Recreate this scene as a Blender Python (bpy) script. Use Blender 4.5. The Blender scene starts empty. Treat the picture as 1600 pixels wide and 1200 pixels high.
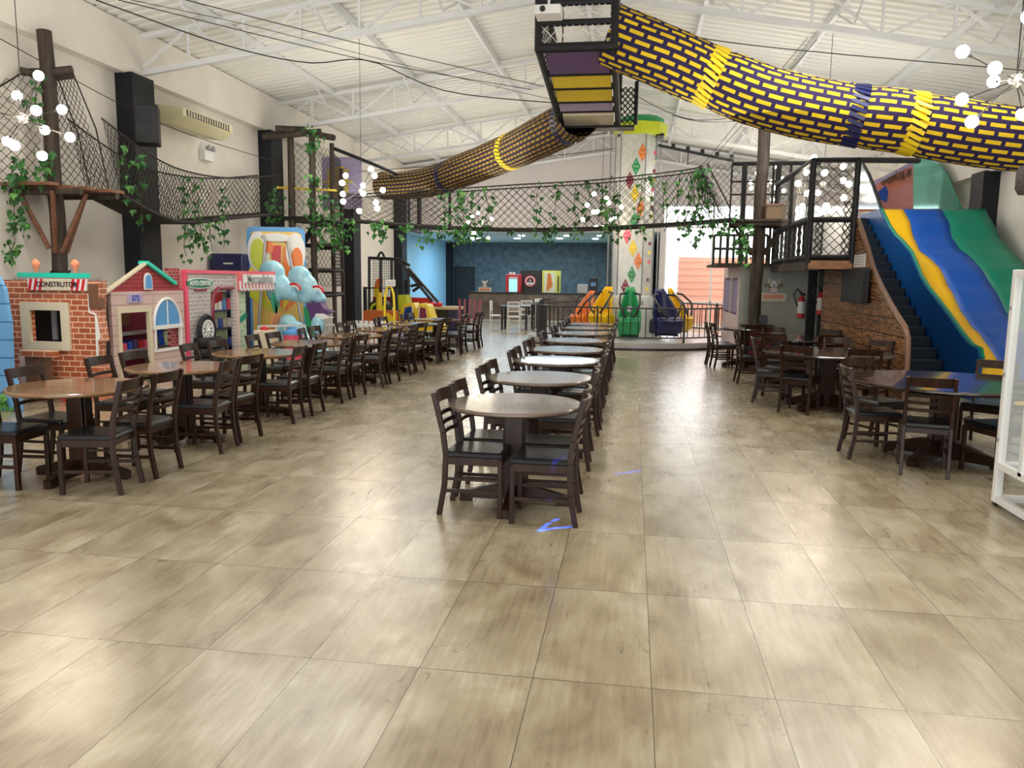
import bpy, math, random
from mathutils import Vector, Matrix
random.seed(7)
PI = math.pi
SC = bpy.context.scene
COL = SC.collection

# ------------------------------------------------------------------ camera, world, light, exposure
F, YAW, PIT, ROLL, H = 1217.0, .151, .1336, .0117, 1.686
cy, sy, cp, sp = math.cos(YAW), math.sin(YAW), math.cos(PIT), math.sin(PIT)
FW = Vector((-sy*cp, cy*cp, -sp)); RT = Vector((cy, sy, 0)); UP = RT.cross(FW)
R2 = math.cos(ROLL)*RT + math.sin(ROLL)*UP
U2 = -math.sin(ROLL)*RT + math.cos(ROLL)*UP
cam = bpy.data.objects.new('camera', bpy.data.cameras.new('camera'))
COL.objects.link(cam)
cam.data.sensor_width = 36; cam.data.lens = F/1600*36
cam.data.clip_end = 200
m = Matrix((R2, U2, -FW)).transposed().to_4x4(); m.translation = Vector((0, 0, H))
cam.matrix_world = m
SC.camera = cam

world = bpy.data.worlds.new('world'); SC.world = world; world.use_nodes = True
bg = world.node_tree.nodes['Background']
bg.inputs[0].default_value = (.95, .97, 1.0, 1); bg.inputs[1].default_value = 3.6

def area(name, loc, size, sizey, power, rot, color=(1, 1, 1)):
    l = bpy.data.lights.new(name, 'AREA'); l.shape = 'RECTANGLE'; l.size = size; l.size_y = sizey
    l.energy = power; l.color = color
    o = bpy.data.objects.new(name, l); COL.objects.link(o); o.location = loc; o.rotation_euler = rot
    return o
# added fill lights, no fixtures seen: pairs below the trusses, one in rear room
for ly in (0.0, 5.2, 10.4, 15.8, 21.0, 26.0):
    for lx in (-5.0, 3.0):
        area('fill_down', (lx, ly, 5.0), 3.0, .3, 60, (0, 0, 0), (1, .97, .92))
        area('fill_up', (lx, ly, 3.9), 5.5, 3.2, 38, (PI, 0, 0), (.97, 1, .97))
area('rear_room_fill', (-4.5, 33, 3.3), 6, 3, 260, (0, 0, 0), (.62, .84, 1))
SC.view_settings.view_transform = 'Standard'
SC.view_settings.look = 'None'
SC.view_settings.exposure = .44
SC.view_settings.gamma = 1.0
SC.view_settings.use_curve_mapping = False

# ------------------------------------------------------------------ helpers
def at(px, py, x=None, y=None, z=None):
    d = FW + (px-800)/F*R2 - (py-600)/F*U2
    t = x/d.x if x is not None else y/d.y if y is not None else (z-H)/d.z
    return Vector((d.x*t, d.y*t, H + d.z*t))

def mat(name, col, rough=.6, metal=0., noise=0., scale=5., bump=0., col2=None, stretch=(1, 1, 1), emit=None, es=1., alpha=None, coat=0., spec=.5):
    m = bpy.data.materials.new(name); m.use_nodes = True
    nt = m.node_tree; b = nt.nodes['Principled BSDF']
    b.inputs['Base Color'].default_value = (*col, 1); b.inputs['Roughness'].default_value = rough
    b.inputs['Metallic'].default_value = metal; b.inputs['Coat Weight'].default_value = coat
    b.inputs['Specular IOR Level'].default_value = spec
    if emit:
        b.inputs['Emission Color'].default_value = (*emit, 1); b.inputs['Emission Strength'].default_value = es
    if alpha is not None: b.inputs['Alpha'].default_value = alpha
    if noise or bump or col2:
        tc = nt.nodes.new('ShaderNodeTexCoord'); mp = nt.nodes.new('ShaderNodeMapping'); mp.inputs['Scale'].default_value = stretch
        n = nt.nodes.new('ShaderNodeTexNoise'); n.inputs['Scale'].default_value = scale; n.inputs['Detail'].default_value = 4
        nt.links.new(tc.outputs['Object'], mp.inputs[0]); nt.links.new(mp.outputs[0], n.inputs['Vector'])
        r = nt.nodes.new('ShaderNodeValToRGB'); r.color_ramp.elements[0].position = .35; r.color_ramp.elements[1].position = .65
        c2 = col2 or tuple(min(1, c*(1+noise)) for c in col)
        c1 = col if col2 else tuple(c*(1-noise) for c in col)
        r.color_ramp.elements[0].color = (*c1, 1); r.color_ramp.elements[1].color = (*c2, 1)
        nt.links.new(n.outputs['Fac'], r.inputs[0]); nt.links.new(r.outputs[0], b.inputs['Base Color'])
        if bump:
            bp = nt.nodes.new('ShaderNodeBump'); bp.inputs['Strength'].default_value = bump; bp.inputs['Distance'].default_value = .02
            nt.links.new(n.outputs['Fac'], bp.inputs['Height']); nt.links.new(bp.outputs[0], b.inputs['Normal'])
    return m

def brick_mat(name, c1, c2, mortar, scale, bw, bh, msize, rough=.5, uv=False, axes='XZ', offset=.5):
    m = bpy.data.materials.new(name); m.use_nodes = True; nt = m.node_tree; b = nt.nodes['Principled BSDF']
    b.inputs['Roughness'].default_value = rough
    tc = nt.nodes.new('ShaderNodeTexCoord'); br = nt.nodes.new('ShaderNodeTexBrick')
    br.inputs['Color1'].default_value = (*c1, 1); br.inputs['Color2'].default_value = (*c2, 1); br.inputs['Mortar'].default_value = (*mortar, 1)
    br.inputs['Scale'].default_value = scale; br.inputs['Brick Width'].default_value = bw; br.inputs['Row Height'].default_value = bh
    br.inputs['Mortar Size'].default_value = msize; br.offset = offset; br.inputs['Mortar Smooth'].default_value = 0
    if uv: nt.links.new(tc.outputs['UV'], br.inputs['Vector'])
    else:
        s = nt.nodes.new('ShaderNodeSeparateXYZ'); c = nt.nodes.new('ShaderNodeCombineXYZ')
        nt.links.new(tc.outputs['Object'], s.inputs[0])
        nt.links.new(s.outputs['XYZ'.index(axes[0])], c.inputs[0]); nt.links.new(s.outputs['XYZ'.index(axes[1])], c.inputs[1])
        nt.links.new(c.outputs[0], br.inputs['Vector'])
    nt.links.new(br.outputs['Color'], b.inputs['Base Color'])
    return m

class MB:
    def __init__(s): s.v = []; s.f = []; s.mi = []; s.uv = {}
    def add(s, vs, fs, mi=0):
        k = len(s.v); s.v += [Vector(p) for p in vs]
        for f in fs: s.f.append(tuple(i+k for i in f)); s.mi.append(mi)
        return s
    def box(s, c, d, mi=0, rz=0., M=None):
        x, y, z = d[0]/2, d[1]/2, d[2]/2; c = Vector(c)
        vs = [Vector((a, b, e)) for a in (-x, x) for b in (-y, y) for e in (-z, z)]
        R = M if M is not None else Matrix.Rotation(rz, 3, 'Z')
        return s.add([c + R @ v for v in vs], [(0, 1, 3, 2), (4, 6, 7, 5), (0, 4, 5, 1), (2, 3, 7, 6), (0, 2, 6, 4), (1, 5, 7, 3)], mi)
    def bb(s, a, b, mi=0):
        return s.box([(a[i]+b[i])/2 for i in range(3)], [abs(b[i]-a[i]) for i in range(3)], mi)
    def bar(s, p, q, w, h, mi=0, up=(0, 0, 1)):
        p, q = Vector(p), Vector(q); d = (q-p); L = d.length
        if L < 1e-6: return s
        d /= L; u = Vector(up)
        if abs(d.dot(u)) > .98: u = Vector((0, 1, 0)) if abs(d.y) < .9 else Vector((1, 0, 0))
        r = d.cross(u).normalized(); u = r.cross(d)
        return s.box((p+q)/2, (w, L, h), mi, M=Matrix((r, d, u)).transposed())
    def tube(s, pts, r, n=8, mi=0, cap=True, closed=False):
        pts = [Vector(p) for p in pts]; N = len(pts)
        rr = r if isinstance(r, (list, tuple)) else [r]*N
        ref = None; rings = []
        for i, p in enumerate(pts):
            if closed: d = (pts[(i+1) % N]-pts[i-1]).normalized()
            else: d = (pts[min(i+1, N-1)]-pts[max(i-1, 0)]).normalized()
            if ref is None: ref = Vector((0, 0, 1)) if abs(d.z) < .9 else Vector((1, 0, 0))
            a = ref - d*ref.dot(d); a.normalize(); b = d.cross(a); ref = a
            rings.append([p + rr[i]*(math.cos(2*PI*k/n)*a + math.sin(2*PI*k/n)*b) for k in range(n)])
        vs = [v for g in rings for v in g]; fs = []
        for i in range(N if closed else N-1):
            j = (i+1) % N
            for k in range(n): fs.append((i*n+k, i*n+(k+1) % n, j*n+(k+1) % n, j*n+k))
        if cap and not closed: fs += [tuple(range(n))[::-1], tuple((N-1)*n+k for k in range(n))]
        return s.add(vs, fs, mi)
    def cyl(s, p, q, r, n=12, mi=0, r2=None): return s.tube([p, q], [r, r2 if r2 is not None else r], n, mi)
    def lathe(s, c, prof, n=24, mi=0, axis='Z', cap=True):
        vs = []; fs = []; c = Vector(c)
        for (r, h) in prof:
            for k in range(n):
                a = 2*PI*k/n
                o = Vector((r*math.cos(a), r*math.sin(a), h))
                if axis == 'X': o = Vector((h, o.x, o.y))
                if axis == 'Y': o = Vector((o.x, h, o.y))
                vs.append(c+o)
        for i in range(len(prof)-1):
            for k in range(n): fs.append((i*n+k, i*n+(k+1) % n, (i+1)*n+(k+1) % n, (i+1)*n+k))
        if cap and prof[0][0] > 1e-5: fs.append(tuple(range(n))[::-1])
        if cap and prof[-1][0] > 1e-5: fs.append(tuple((len(prof)-1)*n+k for k in range(n)))
        return s.add(vs, fs, mi)
    def ball(s, c, r, n=12, mi=0, sc=(1, 1, 1)):
        k = len(s.v)
        s.lathe((0, 0, 0), [(max(1e-4, math.sin(PI*i/(n//2)))*r, -math.cos(PI*i/(n//2))*r) for i in range(n//2+1)], n, mi)
        for i in range(k, len(s.v)): s.v[i] = Vector(c) + Vector((s.v[i].x*sc[0], s.v[i].y*sc[1], s.v[i].z*sc[2]))
        return s
    def prism(s, poly, ext, mi=0):
        """poly: list of 3d points (planar, any concavity ok for the ngon), ext: extrusion vector"""
        n = len(poly); e = Vector(ext); a = [Vector(p) for p in poly]
        nn = Vector((0, 0, 0))
        for i in range(n): nn += (a[i]-a[0]).cross(a[(i+1) % n]-a[0])
        if nn.dot(e) > 0: a.reverse()
        vs = a + [p+e for p in a]
        fs = [tuple(range(n)), tuple(range(2*n-1, n-1, -1))] + [(i, n+i, n+(i+1) % n, (i+1) % n) for i in range(n)]
        return s.add(vs, fs, mi)
    def grid(s, fn, nu, nv, mi=0, uv=None):
        k = len(s.v); vs = [fn(i/nu, j/nv) for i in range(nu+1) for j in range(nv+1)]; fs = []
        for i in range(nu):
            for j in range(nv): fs.append((i*(nv+1)+j, (i+1)*(nv+1)+j, (i+1)*(nv+1)+j+1, i*(nv+1)+j+1))
        s.add(vs, fs, mi)
        if uv:
            for i in range(nu+1):
                for j in range(nv+1): s.uv[k+i*(nv+1)+j] = uv(i/nu, j/nv)
        return s
    def net(s, fn, nu, nv, r, mi=0):
        """diamond netting over the surface fn(u,v)"""
        P = [[fn(i/nu, j/nv) for j in range(nv+1)] for i in range(nu+1)]
        for i in range(nu):
            for j in range(nv):
                if (i+j) % 2 == 0: s.strand(P[i][j], P[i+1][j+1], r, mi)
                else: s.strand(P[i+1][j], P[i][j+1], r, mi)
        return s
    def strand(s, p, q, r, mi=0):
        d = (q-p).normalized(); a = d.orthogonal().normalized(); b = d.cross(a)
        o = [a*r, (-.5*a+.87*b)*r, (-.5*a-.87*b)*r]
        return s.add([p+x for x in o]+[q+x for x in o], [(0, 1, 4, 3), (1, 2, 5, 4), (2, 0, 3, 5)], mi)
    def build(s, name, mats, parent=None, smooth=False, local=False, bevel=0.):
        me = bpy.data.meshes.new(name)
        off = Vector((0, 0, 0))
        if parent is not None and not local:
            p = parent
            while p is not None: off += p.location; p = p.parent
        me.from_pydata([tuple(v-off) for v in s.v], [], s.f)
        for mm in (mats if isinstance(mats, (list, tuple)) else [mats]): me.materials.append(mm)
        if any(s.mi): me.polygons.foreach_set('material_index', s.mi)
        if s.uv:
            ul = me.uv_layers.new(name='UVMap')
            for l in me.loops:
                if l.vertex_index in s.uv: ul.data[l.index].uv = s.uv[l.vertex_index]
        if smooth:
            me.polygons.foreach_set('use_smooth', [True]*len(me.polygons))
            try: me.set_sharp_from_angle(angle=math.radians(40))
            except Exception: pass
        me.update()
        o = bpy.data.objects.new(name, me); COL.objects.link(o)
        if parent is not None: o.parent = parent
        if bevel:
            b = o.modifiers.new('bevel', 'BEVEL'); b.width = bevel; b.segments = 2
        return o

def tag(o, label=None, cat=None, group=None, kind=None):
    if label: o['label'] = label
    if cat: o['category'] = cat
    if group: o['group'] = group
    if kind: o['kind'] = kind
    return o
def thing(name, label, cat, loc=(0, 0, 0), rz=0, group=None):
    o = bpy.data.objects.new(name, None); COL.objects.link(o); o.empty_display_size = .1
    o.location = loc; o.rotation_euler = (0, 0, rz)
    return tag(o, label, cat, group)
def struct(name, mb, mats, **k):
    return tag(mb.build(name, mats, **k), kind='structure')
def copy_tree(o, parent=None, label=None, loc=None, rz=None, group=None):
    c = o.copy(); COL.objects.link(c); c.parent = parent
    if label: c['label'] = label
    if group: c['group'] = group
    if loc is not None: c.location = loc
    if rz is not None: c.rotation_euler = (0, 0, rz)
    for ch in list(o.children): copy_tree(ch, c)
    return c
def lettering(text, size, loc, rot, m, parent, name='lettering', extr=.004, align='CENTER', sx=1.):
    c = bpy.data.curves.new(name, 'FONT'); c.body = text; c.size = size; c.extrude = extr; c.align_x = align; c.align_y = 'CENTER'
    c.offset = size*.012
    t = bpy.data.objects.new(name, c); COL.objects.link(t)
    bpy.context.view_layer.update()
    me = bpy.data.meshes.new_from_object(t); bpy.data.objects.remove(t)
    me.materials.clear(); me.materials.append(m)
    o = bpy.data.objects.new(name, me); COL.objects.link(o); o.parent = parent
    off = Vector((0, 0, 0)); p = parent
    while p is not None: off += p.location; p = p.parent
    o.location = Vector(loc)-off; o.rotation_euler = rot; o.scale = (sx, 1, 1)
    return o
FACE_CAM = (PI/2, 0, 0)          # lettering on a face that looks towards -y
FACE_R = (PI/2, 0, PI/2)         # on a face that looks towards +x
FACE_L = (PI/2, 0, -PI/2)        # on a face that looks towards -x

# ------------------------------------------------------------------ materials
M = {}
M['wall'] = mat('plaster_wall', (.76, .72, .66), .8, noise=.06, scale=1.2, bump=.05)
M['gable'] = mat('gable_paint', (.66, .62, .62), .8, noise=.03, scale=1)
M['roof'] = mat('white_roof_sheet', (.80, .79, .74), .45, noise=.04, scale=.7)
M['truss'] = mat('white_steel', (.74, .75, .77), .4, noise=.04, scale=3)
M['column'] = mat('charcoal_paint', (.011, .012, .017), .55, noise=.1, spec=.3)
M['skyblue'] = mat('sky_blue_paint', (.36, .66, .88), .6, noise=.03, scale=2)
M['chalk'] = mat('chalkboard_paint', (.045, .072, .092), .6, col2=(.095, .135, .16), scale=4, stretch=(1, 1, 1))
M['counter'] = mat('bronze_stone', (.10, .075, .065), .3, col2=(.22, .17, .14), scale=2)
M['black'] = mat('black_metal', (.012, .012, .014), .4)
M['blackpad'] = mat('black_padding', (.011, .011, .013), .5, noise=.2, scale=8, spec=.3)
M['steelgrey'] = mat('grey_metal', (.35, .36, .37), .35, metal=.6)
M['white'] = mat('white_paint', (.80, .80, .79), .4)
M['chairwood'] = mat('dark_stained_wood', (.024, .0085, .0040), .32, noise=.35, scale=14, stretch=(1, 1, .15), spec=.25)
M['leather'] = mat('black_leatherette', (.007, .0075, .010), .26, spec=.4)
M['tablewood'] = mat('brown_table_veneer', (.20, .105, .045), .14, col2=(.26, .145, .07), scale=5, stretch=(1, .08, 1), coat=.3)
M['tablegrey'] = mat('grey_brown_table_veneer', (.13, .095, .07), .18, col2=(.20, .15, .115), scale=5, stretch=(.08, 1, 1), coat=.3)
M['tableshade'] = mat('shaded_table_veneer', (.035, .022, .018), .10, noise=.2, scale=6, stretch=(.1, 1, 1), coat=.4)  # same wood as the others, backlit shade put into the colour
M['log'] = mat('dark_log', (.022, .015, .011), .7, col2=(.060, .040, .028), scale=5, stretch=(3, 3, .4), bump=.5)
M['plank'] = mat('reddish_plank', (.13, .05, .025), .55, col2=(.22, .095, .05), scale=6, stretch=(.4, 4, 4))
M['rope'] = mat('dark_rope', (.022, .018, .016), .8)
M['ropegrey'] = mat('grey_net_cord', (.09, .085, .08), .8)
M['leaf'] = mat('ivy_leaf', (.015, .075, .018), .5, col2=(.04, .17, .03), scale=9)
M['leaf2'] = mat('light_ivy_leaf', (.05, .20, .03), .5, col2=(.12, .33, .06), scale=9)
M['glass'] = mat('clear_glass', (.85, .92, .95), .05, alpha=.16)
M['bulb'] = mat('lit_bulb', (1, .9, .75), .3, emit=(1, .86, .66), es=55)
M['down'] = mat('downlight_lens', (1, 1, 1), .3, emit=(.9, .96, 1), es=9)
for k, c in dict(yellow=(.85, .62, .02), orange=(.80, .20, .03), red=(.60, .02, .03), purple=(.05, .02, .10), navy=(.012, .016, .09),
                 green=(.02, .30, .10), dgreen=(.0, .22, .13), blue=(.01, .08, .50), dblue=(.006, .05, .26), teal=(.02, .60, .45), pink=(.80, .10, .18),
                 lime=(.55, .62, .02), lblue=(.10, .33, .68), cloud=(.32, .66, .80), coral=(.80, .28, .16), mint=(.42, .62, .44), cream=(.68, .60, .45),
                 lpink=(.70, .55, .50), wine=(.22, .02, .05), brown=(.17, .08, .045), tan=(.45, .27, .16), grey=(.30, .30, .31), lilac=(.42, .36, .55), dpurple=(.10, .04, .16), sand=(.55, .44, .27)).items():
    M[k] = mat(k+'_plastic', c, .35, noise=.04, scale=3)
M['slideblue'] = mat('slide_blue', (.001, .075, .42), .40, spec=.25)
M['slidewall'] = mat('slide_side_blue', (.001, .055, .22), .40, spec=.25)
M['slidestair'] = mat('stair_navy', (.0015, .007, .018), .5, spec=.3)
M['slideyellow'] = mat('slide_yellow', (.80, .46, .004), .40, spec=.25)
M['slidegreen'] = mat('slide_green', (.0, .19, .12), .40, spec=.25)

# ------------------------------------------------------------------ the setting
XL, XR, XC = -8.8, 7.4, -1.0
def rz(x): return 5.90 + .135*(x-XL) if x < XC else 5.90 + .135*(XC-XL) - .175*(x-XC)
Y0, YG, YB = -5.0, 29.0, 37.0

def floor_material():
    m = bpy.data.materials.new('stone_look_tile'); m.use_nodes = True; nt = m.node_tree; b = nt.nodes['Principled BSDF']
    N = nt.nodes.new; L = nt.links.new
    def math_(op, a, bb=None, c=None):
        n = N('ShaderNodeMath'); n.operation = op
        for i, v in enumerate((a, bb, c)):
            if v is None: continue
            if isinstance(v, (int, float)): n.inputs[i].default_value = v
            else: L(v, n.inputs[i])
        return n.outputs[0]
    tc = N('ShaderNodeTexCoord'); s = N('ShaderNodeSeparateXYZ'); L(tc.outputs['Object'], s.inputs[0])
    tx = math_('DIVIDE', math_('SUBTRACT', s.outputs[0], .131), .5); ty = math_('SUBTRACT', s.outputs[1], 3.11)
    fx = math_('FRACT', tx); fy = math_('FRACT', ty)
    dx = math_('MULTIPLY', math_('MINIMUM', fx, math_('SUBTRACT', 1., fx)), .5); dy = math_('MINIMUM', fy, math_('SUBTRACT', 1., fy))
    gr = math_('LESS_THAN', math_('MINIMUM', dx, math_('MULTIPLY', dy, .75)), .0017)
    cx = N('ShaderNodeCombineXYZ'); L(math_('FLOOR', tx), cx.inputs[0]); L(math_('FLOOR', ty), cx.inputs[1])
    wn = N('ShaderNodeTexWhiteNoise'); L(cx.outputs[0], wn.inputs['Vector'])
    off = N('ShaderNodeVectorMath'); off.operation = 'SCALE'; L(wn.outputs['Color'], off.inputs[0]); off.inputs['Scale'].default_value = 30
    ad = N('ShaderNodeVectorMath'); ad.operation = 'ADD'; L(tc.outputs['Object'], ad.inputs[0]); L(off.outputs[0], ad.inputs[1])
    def noise(sc, st, det=4, dist=0.):
        mp = N('ShaderNodeMapping'); mp.inputs['Scale'].default_value = st; L(ad.outputs[0], mp.inputs[0])
        n = N('ShaderNodeTexNoise'); n.inputs['Scale'].default_value = sc; n.inputs['Detail'].default_value = det; n.inputs['Distortion'].default_value = dist
        L(mp.outputs[0], n.inputs['Vector']); return n.outputs['Fac']
    n1 = noise(3.2, (1.2, .7, 1), 6, .6); n2 = noise(42, (1, .075, 1), 6, .35); n3 = noise(2.6, (1.7, .45, 1), 3, .9); n4 = noise(1.7, (1, 1, 1), 2)
    r = N('ShaderNodeValToRGB'); e = r.color_ramp.elements
    e[0].position = .30; e[0].color = (.19, .135, .075, 1); e[1].position = .68; e[1].color = (.50, .44, .325, 1)
    k = e.new(.5); k.color = (.345, .285, .185, 1)
    L(math_('ADD', math_('MULTIPLY', n1, .70), math_('MULTIPLY', math_('SUBTRACT', 1., n2), .30)), r.inputs[0])
    vein = math_('LESS_THAN', math_('ABSOLUTE', math_('SUBTRACT', n3, .5)), .0032)
    vein = math_('MULTIPLY', vein, math_('GREATER_THAN', n4, .56))
    mx = N('ShaderNodeMixRGB'); L(math_('MULTIPLY', vein, .55), mx.inputs[0]); L(r.outputs[0], mx.inputs[1]); mx.inputs[2].default_value = (.12, .085, .05, 1)
    hv = N('ShaderNodeHueSaturation'); L(mx.outputs[0], hv.inputs['Color']); L(math_('MULTIPLY_ADD', wn.outputs['Value'], .16, .92), hv.inputs['Value'])
    mg = N('ShaderNodeMixRGB'); L(gr, mg.inputs[0]); L(hv.outputs[0], mg.inputs[1]); mg.inputs[2].default_value = (.05, .035, .02, 1)
    L(mg.outputs[0], b.inputs['Base Color'])
    L(math_('MULTIPLY_ADD', n2, .12, .20), b.inputs['Roughness']); b.inputs['Coat Weight'].default_value = .6; b.inputs['Coat Roughness'].default_value = .27
    bp = N('ShaderNodeBump'); bp.inputs['Strength'].default_value = .05; bp.inputs['Distance'].default_value = .002
    L(math_('SUBTRACT', 0., gr), bp.inputs['Height']); L(bp.outputs[0], b.inputs['Normal'])
    return m
M['floor'] = floor_material()
struct('floor', MB().bb((XL-.3, Y0, -.2), (XR+.3, YB+.3, 0)), M['floor'])
# corrugated roof sheets, ribs running down the slope
def roof_side(xa, xb):
    mb = MB(); y = Y0; ys = []
    while y < YG+.2:
        ys += [(y, 0), (y+.12, 0), (y+.15, .055), (y+.22, .055), (y+.25, 0)]; y += .25
    vs = []; fs = []
    for (yy, h) in ys:
        for xx in (xa, xb): vs.append((xx, yy, rz(xx)+h))
    n = len(ys)
    for i in range(n-1): fs.append((2*i, 2*i+1, 2*i+3, 2*i+2))
    return mb.add(vs, fs)
cm = roof_side(XL-.3, XC); cm2 = roof_side(XC, XR+.3); cm.add(cm2.v, cm2.f)
cm.add([(XL-.3, Y0, rz(XL-.3)+.12), (XC, Y0, rz(XC)+.12), (XR+.3, Y0, rz(XR+.3)+.12), (XL-.3, YG+.2, rz(XL-.3)+.12), (XC, YG+.2, rz(XC)+.12), (XR+.3, YG+.2, rz(XR+.3)+.12)], [(0, 1, 4, 3), (1, 2, 5, 4)])
struct('ceiling', cm, M['roof'])
struct('wall_front_unseen', MB().bb((XL, Y0-.2, 3.2), (XR, Y0, 6.9)).bb((XL, Y0-.2, 0), (XL+1.2, Y0, 3.2)).bb((XR-1.2, Y0-.2, 0), (XR, Y0, 3.2)), M['wall'])  # unseen wall added to narrow the opening and cut front light
struct('wall_left', MB().bb((XL-.3, Y0, 0), (XL, YG, rz(XL)+.05)), M['wall'])
struct('trim_1', MB().bb((XL, Y0, 5.08), (XL+.22, YG, rz(XL)+.0)), M['wall'])
struct('wall_right', MB().bb((XR, Y0, 0), (XR+.3, YG, rz(XR)+.02)), M['wall'])
struct('trim_2', MB().bb((XR-.22, Y0, 4.0), (XR, YG, rz(XR)-.02)), M['wall'])
# gable wall over the opening to the rear room and over the glazing
HG, HW, XD = 3.45, 4.40, 1.05
g = MB()
g.prism([(XL, YG, HG), (XD, YG, HG), (XD, YG, HW), (XR, YG, HW), (XR, YG, rz(XR)), (XC, YG, rz(XC)), (XL, YG, rz(XL))], (0, .25, 0))
g.bb((XD-.12, YG, 0), (XD+.05, YG+.25, HG))
struct('wall_rear_gable', g, M['gable'])
# glazing right of the pillar
wf = MB()
for x in (XD+.05, 2.75, 4.4, 5.9, XR-.06): wf.bb((x, YG+.05, 0), (x+.06, YG+.15, HW))
for z in (0, .9, 3.58, HW-.06): wf.bb((XD+.05, YG+.05, z), (XR, YG+.15, z+.06))
w = struct('window_1', wf, M['white'])
MB().bb((XD+.08, YG+.09, .05), (XR-.03, YG+.10, HW-.05)).build('pane', M['glass'], w)
# rear room
struct('wall_rear_left', MB().bb((XL-.3, YG, 0), (XL, YB, 3.6)), M['skyblue'])
struct('wall_back', MB().bb((XL-.3, YB, 0), (XD+.2, YB+.2, 3.6)), M['chalk'])
struct('wall_rear_right', MB().bb((-.95, 31.2, 0), (-.75, YB, 3.42)).bb((XD-.1, YG+.25, 0), (XD+.1, YB, 3.6)), M['chalk'])
struct('ceiling_rear', MB().bb((XL, YG+.25, 3.42), (XD, YB, 3.6)), mat('blue_lit_ceiling', (.60, .80, .92), .6))  # white ceiling, bluish daylight tint put into its colour
struct('baseboard_rear', MB().bb((XL, YG+.3, 0), (XL+.03, YB, .1)), M['white'])
# wall columns
for side, xs in (('left', (XL, XL+.32)), ('right', (XR-.32, XR))):
    for y in (2.1, 7.3, 12.6, 17.75, 23.2, 28.3):
        top = 5.09 if side == 'left' else 4.02
        struct('column', MB().bb((xs[0], y, 0), (xs[1], y+.62, top)), M['column'])
struct('baseboard_left', MB().bb((XL, Y0, 0), (XL+.02, YG, .1)), M['cream'])
# roof trusses and purlins
def truss(y):
    t = MB(); lo = lambda x: rz(x)-.74; hi = lambda x: rz(x)-.13
    a, c, b = XL+.05, XC, XR-.05
    for fn, hgt in ((lo, .09), (hi, .07)):
        t.bar((a, y, fn(a)), (c, y, fn(c)), .10, hgt); t.bar((c, y, fn(c)), (b, y, fn(b)), .10, hgt)
    x = a; i = 0
    while x < b-.3:
        t.bar((x, y, lo(x)), (x, y, hi(x)), .04, .04)
        x2 = min(x+1.03, b)
        if i % 2 == 0: t.bar((x, y, lo(x)), (x2, y, hi(x2)), .04, .04)
        else: t.bar((x, y, hi(x)), (x2, y, lo(x2)), .04, .04)
        x = x2; i += 1
    return t
for y in (2.4, 7.75, 13.1, 18.4, 23.7, 28.85): struct('roof_truss', truss(y), M['truss'])
for x in (-7.2, -5.2, -3.22, -1.0, 1.1, 3.2, 5.17):
    p = MB().bb((x-.035, Y0, rz(x)-.15), (x+.035, YG, rz(x)-.012))
    for y0 in (2.4, 7.75, 13.1, 18.4, 23.7):      # stay rods beside each truss
        for s in (-1, 1): p.bar((x, y0+s*1.1, rz(x)-.14), (x, y0+s*.03, rz(x)-.62), .025, .025)
    struct('roof_purlin', p, M['truss'])
# what one sees outside through the glazing
out = MB().bb((1.9, 34.0, 0), (5.6, 35.0, 2.7))
for k in range(9): out.bb((1.88, 33.97, .25+k*.28), (5.62, 34.0, .27+k*.28), 1)
o = out.build('neighbouring_wall', [M['coral'], M['orange']]); tag(o, 'coral painted outdoor wall with boards seen through the bright rear glazing', 'wall')
struct('ground', MB().bb((XD+.2, YG+.3, -.25), (14, 45, -.02)), mat('outdoor_concrete', (.55, .48, .46), .8))

# ------------------------------------------------------------------ chairs and tables
def make_chair():
    """faces +x, seat centre at the origin"""
    t = thing('dining_chair', 'x', 'chair')
    W = .185
    def leg(pts, w, d):
        b = MB()
        for p, q in zip(pts[:-1], pts[1:]): b.bar(p, q, w, d, up=(1, 0, 0))
        return b
    for s in (-1, 1):
        leg([(-.245, s*W, 0), (-.205, s*W, .22), (-.195, s*W, .44), (-.215, s*W, .60), (-.285, s*W, .885)], .030, .038).build('leg', M['chairwood'], t, local=True, bevel=.004)
        leg([(.20, s*W, 0), (.20, s*W, .42)], .034, .034).build('leg', M['chairwood'], t, local=True, bevel=.004)
        b = MB().bb((-.20, s*W-.010, .17), (.20, s*W+.010, .195)); b.bb((-.20, s*W-.009, .26), (.20, s*W+.009, .28)) if s < 0 else None
        b.build('stretcher', M['chairwood'], t, local=True)
    b = MB().bb((-.19, -W, .375), (-.165, W, .43)).bb((.185, -W, .375), (.213, W, .43)).bb((-.19, -W-.013, .375), (.20, -W+.010, .43)).bb((-.19, W-.010, .375), (.20, W+.013, .43))
    b.build('seat_frame', M['chairwood'], t, local=True, bevel=.003)
    s = MB().box((0.005, 0, .445), (.425, .405, .05)); s.build('seat', M['leather'], t, local=True, bevel=.022)
    def rail(z0, z1, th=.018):
        b = MB(); n = 8
        def xb(z): return -.215 - (z-.60)/.285*.07 if z > .6 else -.215+(.6-z)*.1
        for i in range(n):
            a0 = -1+2*i/n; a1 = -1+2*(i+1)/n
            c0 = -.035*(1-a0*a0); c1 = -.035*(1-a1*a1)
            p = [(xb(z0)+c0, a0*W, z0), (xb(z0)+c1, a1*W, z0), (xb(z1)+c1, a1*W, z1), (xb(z1)+c0, a0*W, z1)]
            b.prism(p, (th, 0, 0))
        return b
    rail(.80, .885, .022).build('top_rail', M['chairwood'], t, local=True)
    for z in (.705, .64, .575): rail(z, z+.028).build('slat', M['chairwood'], t, local=True)
    return t
CH0 = make_chair(); used = []
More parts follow.
